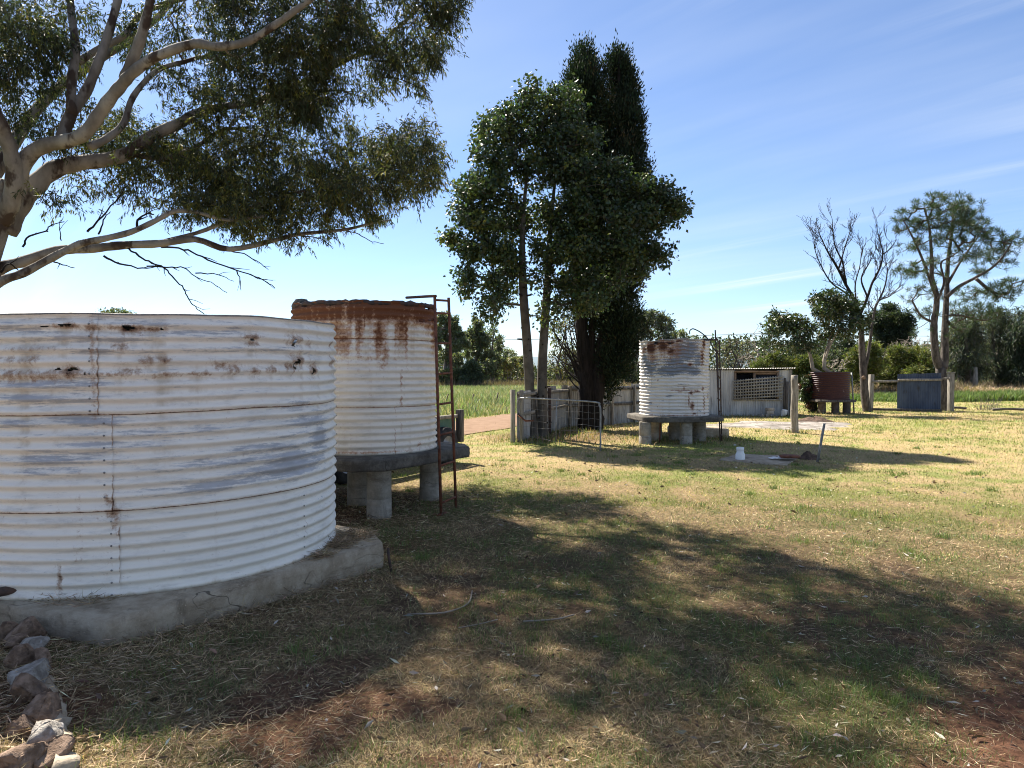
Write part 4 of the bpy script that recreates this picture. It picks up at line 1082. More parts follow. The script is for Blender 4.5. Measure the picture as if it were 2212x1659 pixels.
for p, r_ in LIMB[1:]:
    MB().tube(p, r_ * .8, 11, wob=.02).build('limb', M['bark_gum'], gum, smooth=True)
GB = [  # foliage masses: px, py, rx, ry, depth, sprays
 (55,60,75,70,7.6,150),(40,170,60,80,7.7,120),(70,250,55,60,7.8,60),(120,70,40,70,8.4,60),(190,40,40,35,8.8,16),
 (250,40,50,40,9.2,22),(340,70,60,50,9.0,40),(430,50,75,50,8.8,80),(420,130,60,40,9.0,40),(540,50,80,50,7.6,110),(650,55,80,60,7.2,130),(740,70,60,60,7.0,90),(770,20,50,30,7.2,50),
 (560,150,80,45,7.6,100),(650,170,75,60,7.6,140),(710,150,55,55,7.6,80),(620,235,90,40,8.2,110),(680,245,60,45,8.4,80),(520,210,70,45,8.6,60),(430,200,60,40,8.8,35),(360,190,50,40,9.2,22),
 (900,45,70,45,7.3,70),(960,20,45,30,7.2,40),(830,100,55,40,7.4,50),(890,115,45,35,7.6,42),(860,170,55,25,7.8,36),(800,185,40,25,8.0,20),(930,85,35,30,7.4,24),(980,10,30,30,7.2,20),
 (230,262,55,22,9.6,50),(220,310,60,30,9.4,50),(300,330,80,45,9.0,100),(400,310,80,55,9.0,130),(480,270,70,45,8.6,90),(420,390,90,50,8.8,130),(320,400,70,40,8.8,60),(160,390,45,40,8.6,20),(130,440,40,25,8.4,14),
 (500,360,80,55,8.8,130),(560,430,100,45,8.7,140),(600,330,80,50,8.9,110),(640,400,90,55,8.6,150),(480,460,90,35,8.5,90),(400,450,70,30,8.6,40),(570,490,90,25,8.5,60),
 (720,360,70,60,8.6,110),(780,320,60,45,8.5,90),(790,390,80,45,8.5,120),(870,340,60,50,8.4,90),(880,400,50,40,8.4,60),(915,330,36,44,8.4,60),(935,320,14,20,8.4,14),(900,390,44,40,8.4,50),(850,300,40,36,8.5,40),(760,420,90,40,8.5,70),(720,440,80,35,8.5,80),(800,440,50,25,8.5,34),(660,470,60,25,8.5,36),
 (255,-430,100,90,6.9,120),
 # above and left of the photograph's frame
 (440,-80,150,70,8.0,120),(420,-300,150,110,6.9,230),(650,-320,150,110,6.7,300),(880,-270,130,100,6.6,270),(820,-430,160,90,6.5,230),(540,-440,150,80,6.6,210),(1010,-150,90,70,6.6,130),(1000,-320,110,90,6.4,130),(640,-80,140,70,7.2,160),(850,-70,110,60,7.2,90),(460,-210,150,70,7.8,90),(660,-200,170,70,7.0,120),(900,-160,110,60,7.0,60),(-110,60,90,110,7.8,80),(-150,280,90,100,7.8,50),
]
gmb, tg = MB(), []
for (px, py, rx, ry, Y, ns) in GB:
    Y = GD(Y, px); c, rad = ell(px, py, rx, ry, Y, .85)
    nt = max(2, ns // 7)
    t = in_ell(c, rad * .92, nt)
    tg.append(t)
    ns = int(ns * ((1.95 if px > 700 and py > 280 else 2.5) if py > -10 else 1.8))
    src = t[rng.integers(0, nt, ns)]
    s0 = src + rng.normal(0, 1, (ns, 3)) * np.minimum(rad * .24, .19)
    sd = unit(rng.normal(size=(ns, 3)) * .8 + unit(s0 - c) * .6 + np.array([.15, 0, -.35]))
    k = 15
    fr = np.linspace(.05, 1, k)[None, :, None]
    B = (s0[:, None, :] + sd[:, None, :] * fr * .26 + rng.normal(0, .014, (ns, k, 3))).reshape(-1, 3)
    D = (np.repeat(sd, k, 0) * .45 + rng.normal(0, .5, (ns * k, 3)) + np.array([0, 0, -.75]))
    warm = (rng.random(ns) < (.38 if py > 250 else .12))
    colr = np.where(np.repeat(warm, k)[:, None], tints(ns * k, (.115, .115, .036)), tints(ns * k, (.046, .056, .033)))
    leaf_cloud(gmb, B, D, rng.uniform(.06, .12, ns * k), rng.uniform(.014, .023, ns * k), colr)
gpaths = grow([(p[3:], r_) for p, r_ in LIMB[1:]], np.vstack(tg), .0038, .55, 4, .14, .05, .12, rmax=.035)
branch_mesh(gpaths, 5).build('twigs', M['bark_gum'], gum, smooth=True, kind='stuff')
gmb.build('crown', M['leaf_gum'], gum, kind='stuff')
# bare dead twigs hanging under the lowest limb
DEAD = [([(530,1062),(590,1105),(650,1140),(715,1168),(760,1215),(800,1258),(820,1300),(850,1335),(892,1372)],8.3,4.5),([(700,1075),(800,1085),(880,1120),(1000,1168),(1100,1200),(1150,1222),(1195,1256)],8.5,4.5),
        ([(640,1160),(750,1165),(800,1165),(850,1205),(920,1232),(990,1275)],8.4,3.5),([(1030,1180),(1045,1215),(1048,1262)],8.5,3),([(850,1190),(950,1195),(1015,1228)],8.4,3),([(450,1115),(520,1148),(620,1168),(690,1160)],8.3,5),
        ([(1090,1195),(1130,1215),(1190,1222)],8.5,2.5),([(1000,1090),(1080,1115),(1150,1160),(1170,1175)],8.6,3),([(1300,1025),(1400,1040),(1450,1085)],8.7,3),([(1500,1000),(1560,1020),(1620,1052),(1670,1060)],8.8,2.5),
        ([(100,1075),(130,1030),(200,1005),(215,985),(280,965)],8.0,4.5),([(265,1050),(258,1000),(262,960)],8.1,2.5),([(215,1130),(260,1150),(325,1165)],8.0,4),([(0,1185),(40,1150),(90,1185)],7.9,5),
        ([(1700,130),(1790,100),(1900,130),(1985,140)],7.4,3),([(1900,95),(1960,150),(2025,200)],7.3,2),([(1580,260),(1700,270),(1820,270),(1885,275)],7.6,3.5),([(1640,330),(1760,350),(1870,410)],7.6,3),([(1400,390),(1500,400),(1600,430)],8.0,5),
        ([(1700,780),(1850,740),(1900,755),(1945,830),(2010,862)],8.6,1.6),([(600,1000),(600,960),(640,930),(670,935)],8.2,6),([(380,1010),(430,960),(500,880),(560,800)],8.2,5),([(430,1020),(450,960),(480,920)],8.3,4)]
dm = MB()
for pts, Y, r_ in DEAD:
    S, rr = z6(pts, Y, Y + .15, r_, max(r_ * .4, 1.2))
    S = S + rng.normal(0, .006, S.shape)
    dm.tube(S, rr, 5)
    for k in range(4, len(S) - 2, 4):
        e = S[k] + (S[k] - S[k - 2]) * 1.1 + rng.normal(0, .07, 3)
        dm.tube([S[k], (S[k] + e) / 2 + rng.normal(0, .012, 3), e], [rr[k] * .7, rr[k] * .5, .0025], 4)
dm.build('dead_twigs', M['bark_dark'], gum, kind='stuff')

# ------------------------------------------------------------------ generic broad tree
def blob_tree(root, blobs, skel, leafmat, barkmat, L, W, base, per_t=9, n_leaf=30, spread=.5, down=.3, rtip=.006, var=.25, wig=.14, fold=.2, rmax=.06, sides=5, shell=2.4, alt=None, alt_p=.25, hue=.12, twigs=True, flat=1.0):
    mb, T = MB(), []
    for (c, rad, nt) in blobs:
        t = in_ell(c, rad * .95, nt, shell=shell); T.append(t)
        n_ = nt * n_leaf
        sp_ = spread * (np.prod(rad) / nt) ** (1 / 3)
        B = np.repeat(t, n_leaf, 0) + rng.normal(0, 1, (n_, 3)) * sp_ * np.array([1, 1, flat])
        D = rng.normal(size=(n_, 3)) + unit(B - c) * .5 + np.array([0, 0, -down])
        shade = np.repeat(np.exp(rng.normal(0, .18, nt)), n_leaf)[:, None]
        cc = tints(n_, base, var, hue) * shade
        if alt is not None:
            a_ = np.repeat(rng.random(nt) < alt_p, n_leaf)[:, None]
            cc = np.where(a_, tints(n_, alt, var, hue), cc)
        leaf_cloud(mb, B, D, L * (s_ := rng.uniform(.45, 1.3, n_)), W * s_ * rng.uniform(.75, 1.2, n_), cc, fold)
    if twigs:
        branch_mesh(grow(skel, np.vstack(T), rtip, .5, 4, wig, .04, .15, rmax=rmax), sides).build('branches', barkmat, root, smooth=True, kind='stuff')
    mb.build('crown', leafmat, root, kind='stuff')

# kurrajong-like pair by the gate
K = lambda x, y: (932.5 + x * .4132, 27.4 + y * .4132)
def zk(list_, f=.4132): return [(*K(x, y), rx * f, ry * f, Y, n_) for x, y, rx, ry, Y, n_ in list_]
kb1, kb2 = gp(1152, 946), gp(1171, 945)
for label, base, tops, rr, blobs in (
    ('left-leaning smooth trunked leafy tree just behind the open gate', kb1, [at(1146,880,17.15), at(1141,780,17.1), at(1131,640,17.0), at(1128,560,17.0), at(1130,470,17.0), at(1140,360,17.0)], (.125, .05),
     zk([(520,430,66,52,17.2,16),(420,520,110,70,17.0,30),(330,620,100,80,16.9,30),(450,660,120,90,17.4,34),(280,740,80,60,16.8,20),(380,800,120,80,17.0,34),(210,900,90,70,16.8,26),(330,960,130,90,16.6,42),(180,1040,80,70,16.9,26),(260,1100,120,80,16.6,40),(420,1080,120,100,17.2,40),
         (110,1190,70,35,16.9,14),(220,1240,100,70,16.7,32),(350,1240,120,80,16.6,36),(180,1360,60,50,16.8,16),(330,1400,90,60,16.8,22),(420,1320,90,70,16.9,20),(320,1500,70,60,16.8,14),(300,1590,40,40,16.8,6),(400,1480,60,70,17.2,9),(180,1440,50,40,16.8,8),(560,1380,80,60,16.9,9),(610,1560,70,60,16.9,7)])),
    ('right-hand smooth trunked leafy tree in front of the cypress', kb2, [at(1170,890,17.2), at(1172,780,17.2), at(1178,680,17.2), at(1184,590,17.2), at(1190,480,17.2), at(1200,380,17.3)], (.125, .05),
     zk([(640,465,105,60,17.6,26),(730,455,56,52,17.8,14),(580,560,120,90,17.4,34),(720,560,110,90,17.4,30),(640,700,140,100,17.3,46),(800,680,100,80,17.2,30),(560,840,120,90,17.2,36),(740,840,140,100,16.9,52),(930,820,90,60,17.0,24),(880,950,150,90,16.8,54),(1040,930,110,80,16.9,32),
         (1130,960,90,70,17.0,24),(1220,950,80,60,17.0,22),(1290,1010,50,60,17.1,14),(1240,1060,80,60,17.0,18),(1110,1080,120,90,16.8,40),(960,1100,150,100,16.5,54),(760,1050,150,110,16.7,58),(590,1050,120,100,17.2,34),(620,1230,120,90,16.9,34),(800,1230,140,100,16.5,50),(990,1260,120,90,16.6,44),
         (1110,1250,80,90,16.8,24),(1210,1260,40,60,17.0,9),(1090,1350,60,40,16.8,10),(880,1400,120,90,16.6,36),(720,1400,100,90,16.8,24),(820,1520,90,60,16.7,18),(680,1530,60,60,17.0,8)]))):
    kt = thing('kurrajong_tree', base, label, 'tree', 'trees by the gate')
    S = spline([base - np.array([0, 0, .1])] + tops, 6)
    t = np.linspace(0, 1, len(S))
    rad = np.interp(t, [0, .06, .2, .6, 1], [.17, .135, .125, .095, .03])
    MB().tube(S, rad, 14, wob=.02).build('trunk', M['bark_smooth'], kt, smooth=True)
    kn = MB()
    for k in range(34):
        i = random.randint(4, len(S) - 10); a = random.uniform(0, 6.3); d = np.array([math.cos(a), math.sin(a), .1])
        kn.tube([S[i] + d * rad[i] * .9, S[i] + d * (rad[i] + (.02 if k % 5 else .12))], [.028, .018], 6)
    kn.build('knots', M['bark_dark'], kt, kind='stuff')
    bb = [(*ell(px, py, rx, ry, Y, .75), n_) for px, py, rx, ry, Y, n_ in blobs]
    blob_tree(kt, bb, [(S[14:], rad[14:])], M['leaf_broad'], M['bark_smooth'], .10, .066, (.040, .062, .027), n_leaf=42, spread=.62, down=.5, rtip=.006, alt=(.085, .105, .03), alt_p=.16, rmax=.045)

# cypress with two tops
cb = gp(1275, 931)
cy = thing('cypress_tree', cb, 'tall dark cypress with two pointed tops behind the leafy pair', 'tree', 'trees by the gate')
CYD = 19.6
CT = []
for pts, r0, r1 in (([(1268,931),(1266,860),(1262,780),(1256,690),(1252,560),(1258,400),(1262,200),(1268,110)], .25, .02), ([(1284,931),(1288,860),(1296,780),(1310,690),(1325,560),(1332,400),(1336,200),(1338,110)], .24, .02),
                     ([(1277,928),(1277,860),(1276,780),(1280,690),(1290,500)], .20, .04)):
    S = spline([at(x, y, CYD - .2 + .15 * i / 7) for i, (x, y) in enumerate(pts)], 5); S[0, 2] = -.1
    CT.append((S, np.linspace(r0, r1, len(S))))
    tm = MB(); ang = np.arange(14) * 2 * math.pi / 14
    tm.tube(S, np.linspace(r0, r1, len(S)), 14, wob=.09); tm.build('trunk', M['bark_dark'], cy, smooth=True)
CB = [(1262,146,26,42,20),(1250,205,36,62,34),(1285,205,32,66,30),(1245,270,40,80,34),(1290,290,40,90,36),(1335,150,24,42,20),(1345,208,32,66,34),(1338,280,36,90,36),(1360,290,30,80,24),(1345,380,50,90,44),(1375,370,28,70,20),(1300,400,60,90,44),(1250,380,50,90,36),(1355,480,48,80,40),(1290,520,70,90,44),(1250,520,50,90,26),
      (1330,580,60,80,44),(1275,630,60,80,36),(1340,670,45,70,36),(1310,700,50,70,36),(1345,730,35,60,24),(1325,780,38,50,26),(1310,820,25,40,12),(1365,430,38,60,22)]
cm, tt = MB(), []
for px, py, rx, ry, nt in CB:
    c, rad = ell(px, py, rx, ry, CYD + random.uniform(-.3, .3), rx * CYD / F * 1.05)
    t = in_ell(c, rad, int(nt * 2.8), shell=3.0); tt.append(t[::3])
    k = 56; n_ = len(t) * k
    B = np.repeat(t, k, 0) + rng.normal(0, 1, (n_, 3)) * np.array([.095, .095, .16])
    D = unit(B - c) * .8 + rng.normal(0, .45, (n_, 3)) + np.array([0, 0, .9])
    sh_ = np.repeat(np.exp(rng.normal(0, .22, len(t))), k)[:, None]
    br = np.repeat(rng.random(len(t)) < .06, k)[:, None]
    leaf_cloud(cm, B, D, rng.uniform(.07, .15, n_), rng.uniform(.022, .045, n_), np.where(br, tints(n_, (.055, .045, .02)), tints(n_, (.018, .029, .013)) * sh_))
branch_mesh(grow(CT, np.vstack(tt), .007, .5, 3, .08, -.05, .3, rmax=.04), 5).build('branches', M['bark_dark'], cy, smooth=True, kind='stuff')
cm.build('crown', M['leaf_cypress'], cy, kind='stuff')
bt = MB()
for k in range(26):     # bare dead boughs fanning from the trunk on the left
    z0 = random.uniform(860, 780); y1 = random.uniform(660, 790); x1 = random.uniform(1180, 1250)
    if random.random() < .3: x1 = random.uniform(1300, 1345)
    a, e = at(1262 if x1 < 1270 else 1290, z0, CYD - .25), at(x1, y1, CYD + random.uniform(-.8, .5))
    m_ = (a + e) / 2 + rng.normal(0, .06, 3) + np.array([0, 0, -.12])
    S = spline([a, m_, e], 5); bt.tube(S, np.linspace(.03, .006, len(S)), 5, cap=False)
    for j in (5, 7, 8):
        w = S[j] + rng.normal(0, .18, 3) + np.array([0, 0, .2]); bt.tube([S[j], (S[j] + w) / 2 + rng.normal(0, .03, 3), w], [.008, .006, .003], 4, cap=False)
bt.build('dead_boughs', M['bark_dark'], cy, kind='stuff')

# ------------------------------------------------------------------ pine on the right
Z5 = lambda x, y: (1645.6 + x * .3307, 384 + y * .3307)
def z5(pts, Y0, Y1, r0, r1, k=5):
    m = len(pts); S = spline([at(*Z5(x, y), Y0 + (Y1 - Y0) * i / (m - 1)) for i, (x, y) in enumerate(pts)], k)
    return S, np.linspace(r0, r1, len(S))
pb_ = gp(2036, 889)
pine = thing('pine_tree', pb_, 'fork-trunked pine with tufted needles beside the blue panel', 'tree')
PL_ = [z5([(1188,1535),(1185,1440),(1176,1340),(1168,1240)], 28.9, 28.9, .27, .19), z5([(1168,1250),(1140,1180),(1128,1080),(1125,950),(1140,850),(1140,760),(1110,650),(1110,560),(1105,440),(1090,300),(1060,200)], 28.9, 28.4, .17, .03),
       z5([(1185,1250),(1195,1150),(1195,1050),(1200,900),(1205,800),(1210,700),(1215,560),(1235,400),(1250,250),(1240,160)], 28.9, 29.2, .17, .03),
       z5([(1205,780),(1290,710),(1400,650),(1500,590),(1570,520),(1630,430)], 28.9, 28.2, .085, .025), z5([(1130,760),(1060,560),(1010,440),(960,340),(920,270)], 28.6, 28.2, .06, .02),
       z5([(1210,700),(1290,560),(1380,430),(1450,330)], 29.0, 29.4, .06, .02), z5([(1200,900),(1300,900),(1450,930),(1560,900)], 28.9, 28.4, .05, .02), z5([(1150,800),(1190,680),(1170,560),(1230,520),(1290,480)], 28.4, 28.2, .05, .02),
       z5([(1400,660),(1500,740),(1600,760),(1640,690)], 28.5, 28.4, .07, .03), z5([(1130,950),(1040,900),(980,800)], 28.8, 28.6, .06, .03), z5([(1205,930),(1260,980),(1330,1010)], 28.9, 28.7, .07, .03)]
MB().tube(PL_[0][0], PL_[0][1], 14, wob=.03).build('trunk', M['bark_pine'], pine, smooth=True)
for p, r_ in PL_[1:3]: MB().tube(p, r_, 11, wob=.03).build('trunk', M['bark_pine'], pine, smooth=True)
for p, r_ in PL_[3:]: MB().tube(p, r_, 8, wob=.03).build('limb', M['bark_pine'], pine, smooth=True)
PB = [(1100,170,90,60,30),(1230,180,90,70,36),(1330,200,70,70,26),(1160,280,110,60,34),(1300,300,110,60,36),(970,260,70,70,24),(930,330,40,60,12),(1040,330,80,50,22),(1380,250,50,60,18),(1420,330,60,60,20),(1450,280,30,40,8),(1490,360,40,30,9),(1230,400,120,60,34),(1100,430,90,60,20),(960,440,50,50,12),(1380,430,80,50,20),
      (1560,410,70,50,22),(1640,430,40,50,14),(1520,490,60,50,18),(1590,540,60,40,14),(1420,520,80,50,20),(1480,600,60,40,14),(1000,590,80,60,24),(930,620,40,50,10),(1100,560,60,50,12),(1250,520,80,50,16),(1540,720,50,40,12),(1620,720,60,60,18),(1560,780,80,40,16),(1640,690,30,40,8),(1440,760,60,40,10),(1350,780,60,60,14),
      (1040,720,60,40,10),(990,790,40,30,6),(1180,750,60,40,10),(1060,880,60,60,12),(1300,850,80,60,16),(1420,870,90,60,20),(1520,900,70,50,14),(1340,950,80,60,14),(1130,650,60,50,9),(1060,1010,40,40,4),(1270,1000,60,50,9)]
PTG = []
for x, y, rx, ry, nt in PB:
    px, py = Z5(x, y); c, rad = ell(px, py, rx * .3307, ry * .3307, 28.8 + random.uniform(-.9, .9), .9)
    PTG.append(in_ell(c, rad, int(nt * .95), shell=3))
PTG = np.vstack(PTG)
pp = grow(PL_[1:], PTG, .0085, .5, 4, .12, -.12, .15, rmax=.05)
branch_mesh(pp, 5).build('branches', M['bark_pine'], pine, smooth=True, kind='stuff')
nm = MB()
for p, r_ in pp:
    d = unit(p[-1] - p[-2]); k = 36
    ends = np.concatenate([np.repeat(p[-1][None], k, 0), np.repeat(p[-2][None] * .4 + p[-1][None] * .6, 14, 0)]); k = len(ends)
    D = unit(rng.normal(size=(k, 3)) * .8 + d * .9 + np.array([0, 0, .25]))
    leaf_cloud(nm, ends + rng.normal(0, .035, (k, 3)), D, rng.uniform(.16, .27, k), .013, tints(k, (.050, .078, .038), .25), 0)
nm.build('needles', M['needles'], pine, kind='stuff')

# ------------------------------------------------------------------ bare tree
bb_ = gp(1876, 890)
bare_t = thing('bare_tree', bb_, 'leafless forked tree between the planter tank and blue panel', 'tree')
BL_ = [z5([(690,1535),(675,1440),(668,1340),(662,1240),(655,1120),(650,1000)], 28.0, 28.0, .17, .11), z5([(678,1230),(700,1120),(715,1000),(740,850),(770,800),(840,770),(910,700)], 28.0, 28.3, .075, .012), z5([(650,1010),(640,900),(600,790),(545,690),(500,600),(440,500),(400,420),(370,350)], 28.0, 27.8, .085, .012),
       z5([(640,900),(690,780),(720,690),(770,590),(790,500),(775,420),(760,370)], 28.0, 28.2, .06, .012), z5([(600,790),(530,740),(450,680),(390,580),(350,480),(340,400)], 28.0, 27.6, .04, .01), z5([(545,690),(530,560),(480,450),(465,350),(460,270)], 27.9, 27.8, .04, .01),
       z5([(500,600),(530,500),(560,400),(590,320)], 27.9, 28.2, .035, .01), z5([(620,840),(610,700),(640,580),(650,480)], 28.0, 28.3, .035, .01), z5([(790,500),(830,470),(885,400)], 28.1, 28.2, .03, .008), z5([(740,850),(800,720),(820,610),(815,570)], 28.2, 28.4, .04, .01),
       z5([(690,780),(650,660),(700,560),(740,480)], 28, 28.3, .04, .01)]
for i, (p, r_) in enumerate(BL_):
    MB().tube(p, r_, 9, wob=.04).build('trunk' if i < 2 else 'limb', M['bark_pine'] if i < 2 else M['bark_dark'], bare_t, smooth=True)
cut = at(*Z5(665, 1305), 27.8); MB().tube([cut, cut + np.array([-.05, -.12, .0])], .075, 10).build('sawn_stub', M['timber_brown'], bare_t)
tw = MB()
def twig(p0, d, L, r0, lev):
    n_ = 5; pts = [p0]; dd = d.copy()
    for k in range(n_):
        dd = unit(dd + rng.normal(0, .16, 3) + np.array([0, 0, .10])); pts.append(pts[-1] + dd * L / n_)
    tw.tube(np.array(pts), np.linspace(r0, max(r0 * .4, .006), n_ + 1), 4, cap=False)
    if lev:
        for k in range(1, n_ + 1):
            if rng.random() < .78:
                s_ = unit(dd + rng.normal(0, .55, 3) * np.array([1, 1, .5])); twig(pts[k], s_, L * rng.uniform(.35, .65), r0 * .62, lev - 1)
for i, (S_, R_) in enumerate(BL_[1:]):
    for k in range(int(len(S_) * .35), len(S_), 2):
        d = unit(S_[min(k + 1, len(S_) - 1)] - S_[k - 1]); side = unit(np.cross(d, rng.normal(size=3)))
        twig(S_[k], unit(d * .8 + side * rng.uniform(.4, .9) + np.array([0, 0, .3])), rng.uniform(.35, .85), max(R_[k] * .45, .011), 2)
tw.build('twigs', M['bark_dark'], bare_t, kind='stuff')

# trees growing in the red planter, and the bush beside it
for label, base, pts, blobs in (
    ('leaning pale-stemmed leafy tree on the left of the red planter', np.array([11.82, 26.9, 1.45]), [(335,1260),(325,1200),(310,1140),(270,1060),(220,980),(180,930)],
     [(50,1000,60,70,16),(40,1080,50,50,9),(80,910,50,40,10),(120,960,60,60,14),(190,920,60,50,15),(200,1000,80,70,22),(250,960,60,50,14),(290,1000,60,60,14),(270,1080,80,60,18),(190,1130,60,60,9),(330,1080,50,70,10),(110,1060,50,50,7)]),
    ('upright pale-stemmed leafy tree on the right of the red planter', np.array([12.24, 27.1, 1.45]), [(408,1260),(410,1180),(435,1090),(460,1010),(500,960),(530,900)],
     [(360,790,50,40,12),(430,780,60,50,16),(390,850,70,50,18),(470,830,70,60,22),(540,800,60,50,16),(590,850,60,60,18),(520,900,90,60,24),(630,910,50,60,14),(400,920,60,50,10),(440,990,70,60,14),(570,970,80,60,18),(650,960,40,50,8),(520,1030,70,50,9),(390,1010,40,50,6)])):
    r0 = thing('planter_tree', base, label, 'tree', 'trees growing in the red planter tank')
    S, rad = z5(pts, 27.0, 27.2, .075, .03); S[0] = base
    MB().tube(S, rad, 9, wob=.03).build('trunk', M['bark_pale'], r0, smooth=True)
    if base[0] > 12:
        S2, r2 = z5([(415,1180),(445,1100),(480,1030),(515,965)], 27.0, 26.8, .05, .02); MB().tube(S2, r2, 8).build('stem', M['bark_pale'], r0, smooth=True)
    bb = []
    for x, y, rx, ry, nt in blobs:
        px, py = Z5(x, y); bb.append((*ell(px, py, rx * .3307, ry * .3307, 27.1 + random.uniform(-.3, .3), .6), nt))
    blob_tree(r0, bb, [(S[8:], rad[8:])], M['leaf_broad'], M['bark_pale'], .13, .07, (.036, .056, .024), n_leaf=30, spread=.5, rtip=.008, alt=(.075, .085, .03), alt_p=.2, rmax=.04)
bs = gp(1758, 892); bs[1] = 27.2; bs[0] = at(1750, 850, 27.2)[0]
bush = thing('climbing_bush', bs * np.array([1, 1, 0]), 'dark leafy bush climbing the left side of the red planter', 'bush')
bbl = [(*ell(px - 13, py, rx, ry, 27.3, .3), n_) for px, py, rx, ry, n_ in [(1757,832,14,16,22),(1753,850,15,16,26),(1763,862,14,14,22),(1768,876,10,12,12),(1758,818,9,9,10),(1771,886,7,8,5)]]
S = spline([bs * np.array([1,1,0]), at(1758, 880, 27.1), at(1752, 850, 27.2), at(1750, 825, 27.2)], 4)
MB().tube(S, np.linspace(.07, .02, len(S)), 7).build('stem', M['bark_dark'], bush, smooth=True)
blob_tree(bush, bbl, [(S, None)], M['leaf_broad'], M['bark_dark'], .09, .05, (.036, .052, .02), n_leaf=44, alt=(.09, .045, .03), alt_p=.15, rtip=.005, rmax=.02)

# ------------------------------------------------------------------ trees along the paddock edges
def far_tree(name, label, px, base_py, Y, blobs, color, alt, leaf=.27, lw=.12, n_leaf=34, trunkr=.16, lean=0.0, bark='bark_far', down=.4, forks=2, group='trees beyond the paddock', spread=.55, matl='leaf_far', alt_p=.25, flat=1.0, fold=.2, cat='tree', nt_mul=1.7, rtip=.02, wig=.14):
    base = at(px, base_py, Y); base[2] = 0
    r0 = thing(name, base, label, cat, group)
    rx_ = 1.18
    bb = [(*ell(x, y, rx * rx_, ry * rx_, Y + random.uniform(-1, 1) * .02 * Y, (rx + ry) / 2 * Y / F), max(3, int(n_ * nt_mul))) for x, y, rx, ry, n_ in blobs]
    top = max(bb, key=lambda b: b[0][2])[0]; low = min(bb, key=lambda b: b[0][2])[0]
    cen = np.mean([b[0] for b in bb], 0)
    sk = []
    for k in range(forks):
        e = bb[(k * 3 + 1) % len(bb)][0] if k else top
        S = spline([base - np.array([0, 0, .1]), base + np.array([lean * .3 + .1 * k, 0, low[2] * .45]), (base * .5 + cen * .5) + rng.normal(0, .3, 3), e * .75 + cen * .25], 5)
        rad = np.linspace(trunkr, trunkr * .25, len(S)) * (1 if k == 0 else .75)
        MB().tube(S, rad, 7, wob=.05).build('trunk', M[bark], r0, smooth=True); sk.append((S[4:], rad))
    blob_tree(r0, bb, sk, M[matl], M[bark], leaf, lw, color, n_leaf=n_leaf, spread=spread, down=down, rtip=rtip, alt=alt, alt_p=alt_p, rmax=.12, sides=4, flat=flat, fold=fold, wig=wig)
    return r0
ZA = lambda x, y: (921.5 + .1918 * x, 658.3 + .1918 * y)
def za(L): return [(*ZA(x, y), rx * .1918, ry * .1918, n_) for x, y, rx, ry, n_ in L]
GRN, OLV, DRK, YEL, GRY = (.115, .135, .080), (.14, .15, .078), (.062, .082, .056), (.20, .175, .07), (.15, .165, .12)  # leaf colours lightened and greyed, standing in for distance haze
far_tree('gum_tree', 'large round-crowned gum just right of the rusty ladder', 962, 842, 58, za([(200,160,110,50,16),(300,230,80,70,18),(160,260,90,60,14),(350,330,80,70,18),(220,380,90,60,10),(120,420,70,60,10),(400,420,70,60,14),(300,450,80,60,8),(330,620,80,60,12),(180,560,60,50,5),(60,300,80,80,12)]), GRN, OLV, trunkr=.42, lean=-1, n_leaf=38)
far_tree('gum_tree', 'tall gum with a narrow pointed top left of the twin trunks', 1012, 842, 62, za([(540,190,25,50,6),(590,240,40,60,10),(560,320,70,60,14),(480,330,60,50,12),(640,360,50,60,10),(520,430,70,50,12),(620,450,60,50,10),(450,430,40,40,6),(580,540,60,40,8),(480,560,50,40,5)]), GRN, OLV, trunkr=.28)
far_tree('gum_tree', 'thin sparse gum with bare upper stems left of the twin trunks', 1062, 842, 64, za([(720,300,40,60,3),(760,260,40,60,3),(780,400,60,60,7),(820,460,40,60,6),(700,420,40,50,3),(740,520,60,40,6)]), GRN, OLV, trunkr=.22, n_leaf=26, forks=4)
far_tree('sheoak_tree', 'dark dense rounded tree low in the paddock treeline', 1014, 843, 56, za([(500,690,60,50,16),(460,760,60,70,16),(540,760,60,80,18),(500,840,80,70,22),(450,850,50,60,12),(560,850,50,70,14)]), DRK, None, leaf=.22, lw=.08, trunkr=.18, n_leaf=60, group='trees beyond the paddock')
far_tree('gum_tree', 'mid-height gum with a straight dark trunk beyond the paddock', 1047, 842, 60, za([(740,590,70,50,14),(660,600,60,60,12),(790,640,60,50,12),(700,690,80,60,12),(640,780,60,60,10),(760,750,60,60,7),(620,870,50,40,5)]), OLV, GRN, trunkr=.26, forks=3)
for k, (x, y, lab) in enumerate([(880, 690, 'slender yellowing gum at the end of the treeline, left of the twin trunks'), (960, 680, 'second slender yellowing gum, hard against the twin trunks'), (1050, 670, 'yellowing gum half hidden behind the left twin trunk'), (1140, 690, 'yellowing gum seen between the twin trunks')]):
    px, py = ZA(x, y)
    far_tree('young_gum_tree', lab, px, 842, 64 + 2 * k, za([(x - 30, y - 20, 40, 50, 8), (x + 30, y, 45, 55, 9), (x, y + 70, 55, 50, 7), (x + 10, y - 60, 30, 30, 4)]), OLV, YEL, alt_p=.5, trunkr=.11, forks=3, n_leaf=26)
for k, (x, lab) in enumerate([(140, 'low dark sapling left of the rusty ladder foot in the treeline'), (240, 'bushy sapling seen through the rusty ladder'), (340, 'bushy sapling right of the rusty ladder in the treeline')]):
    far_tree('sapling', lab, ZA(x, 0)[0], 843, 57, za([(x, 790, 60, 60, 14), (x + 40, 860, 60, 60, 14), (x - 40, 870, 50, 50, 10), (x, 920, 80, 40, 12)]), OLV, DRK, trunkr=.08, n_leaf=34, cat='sapling')
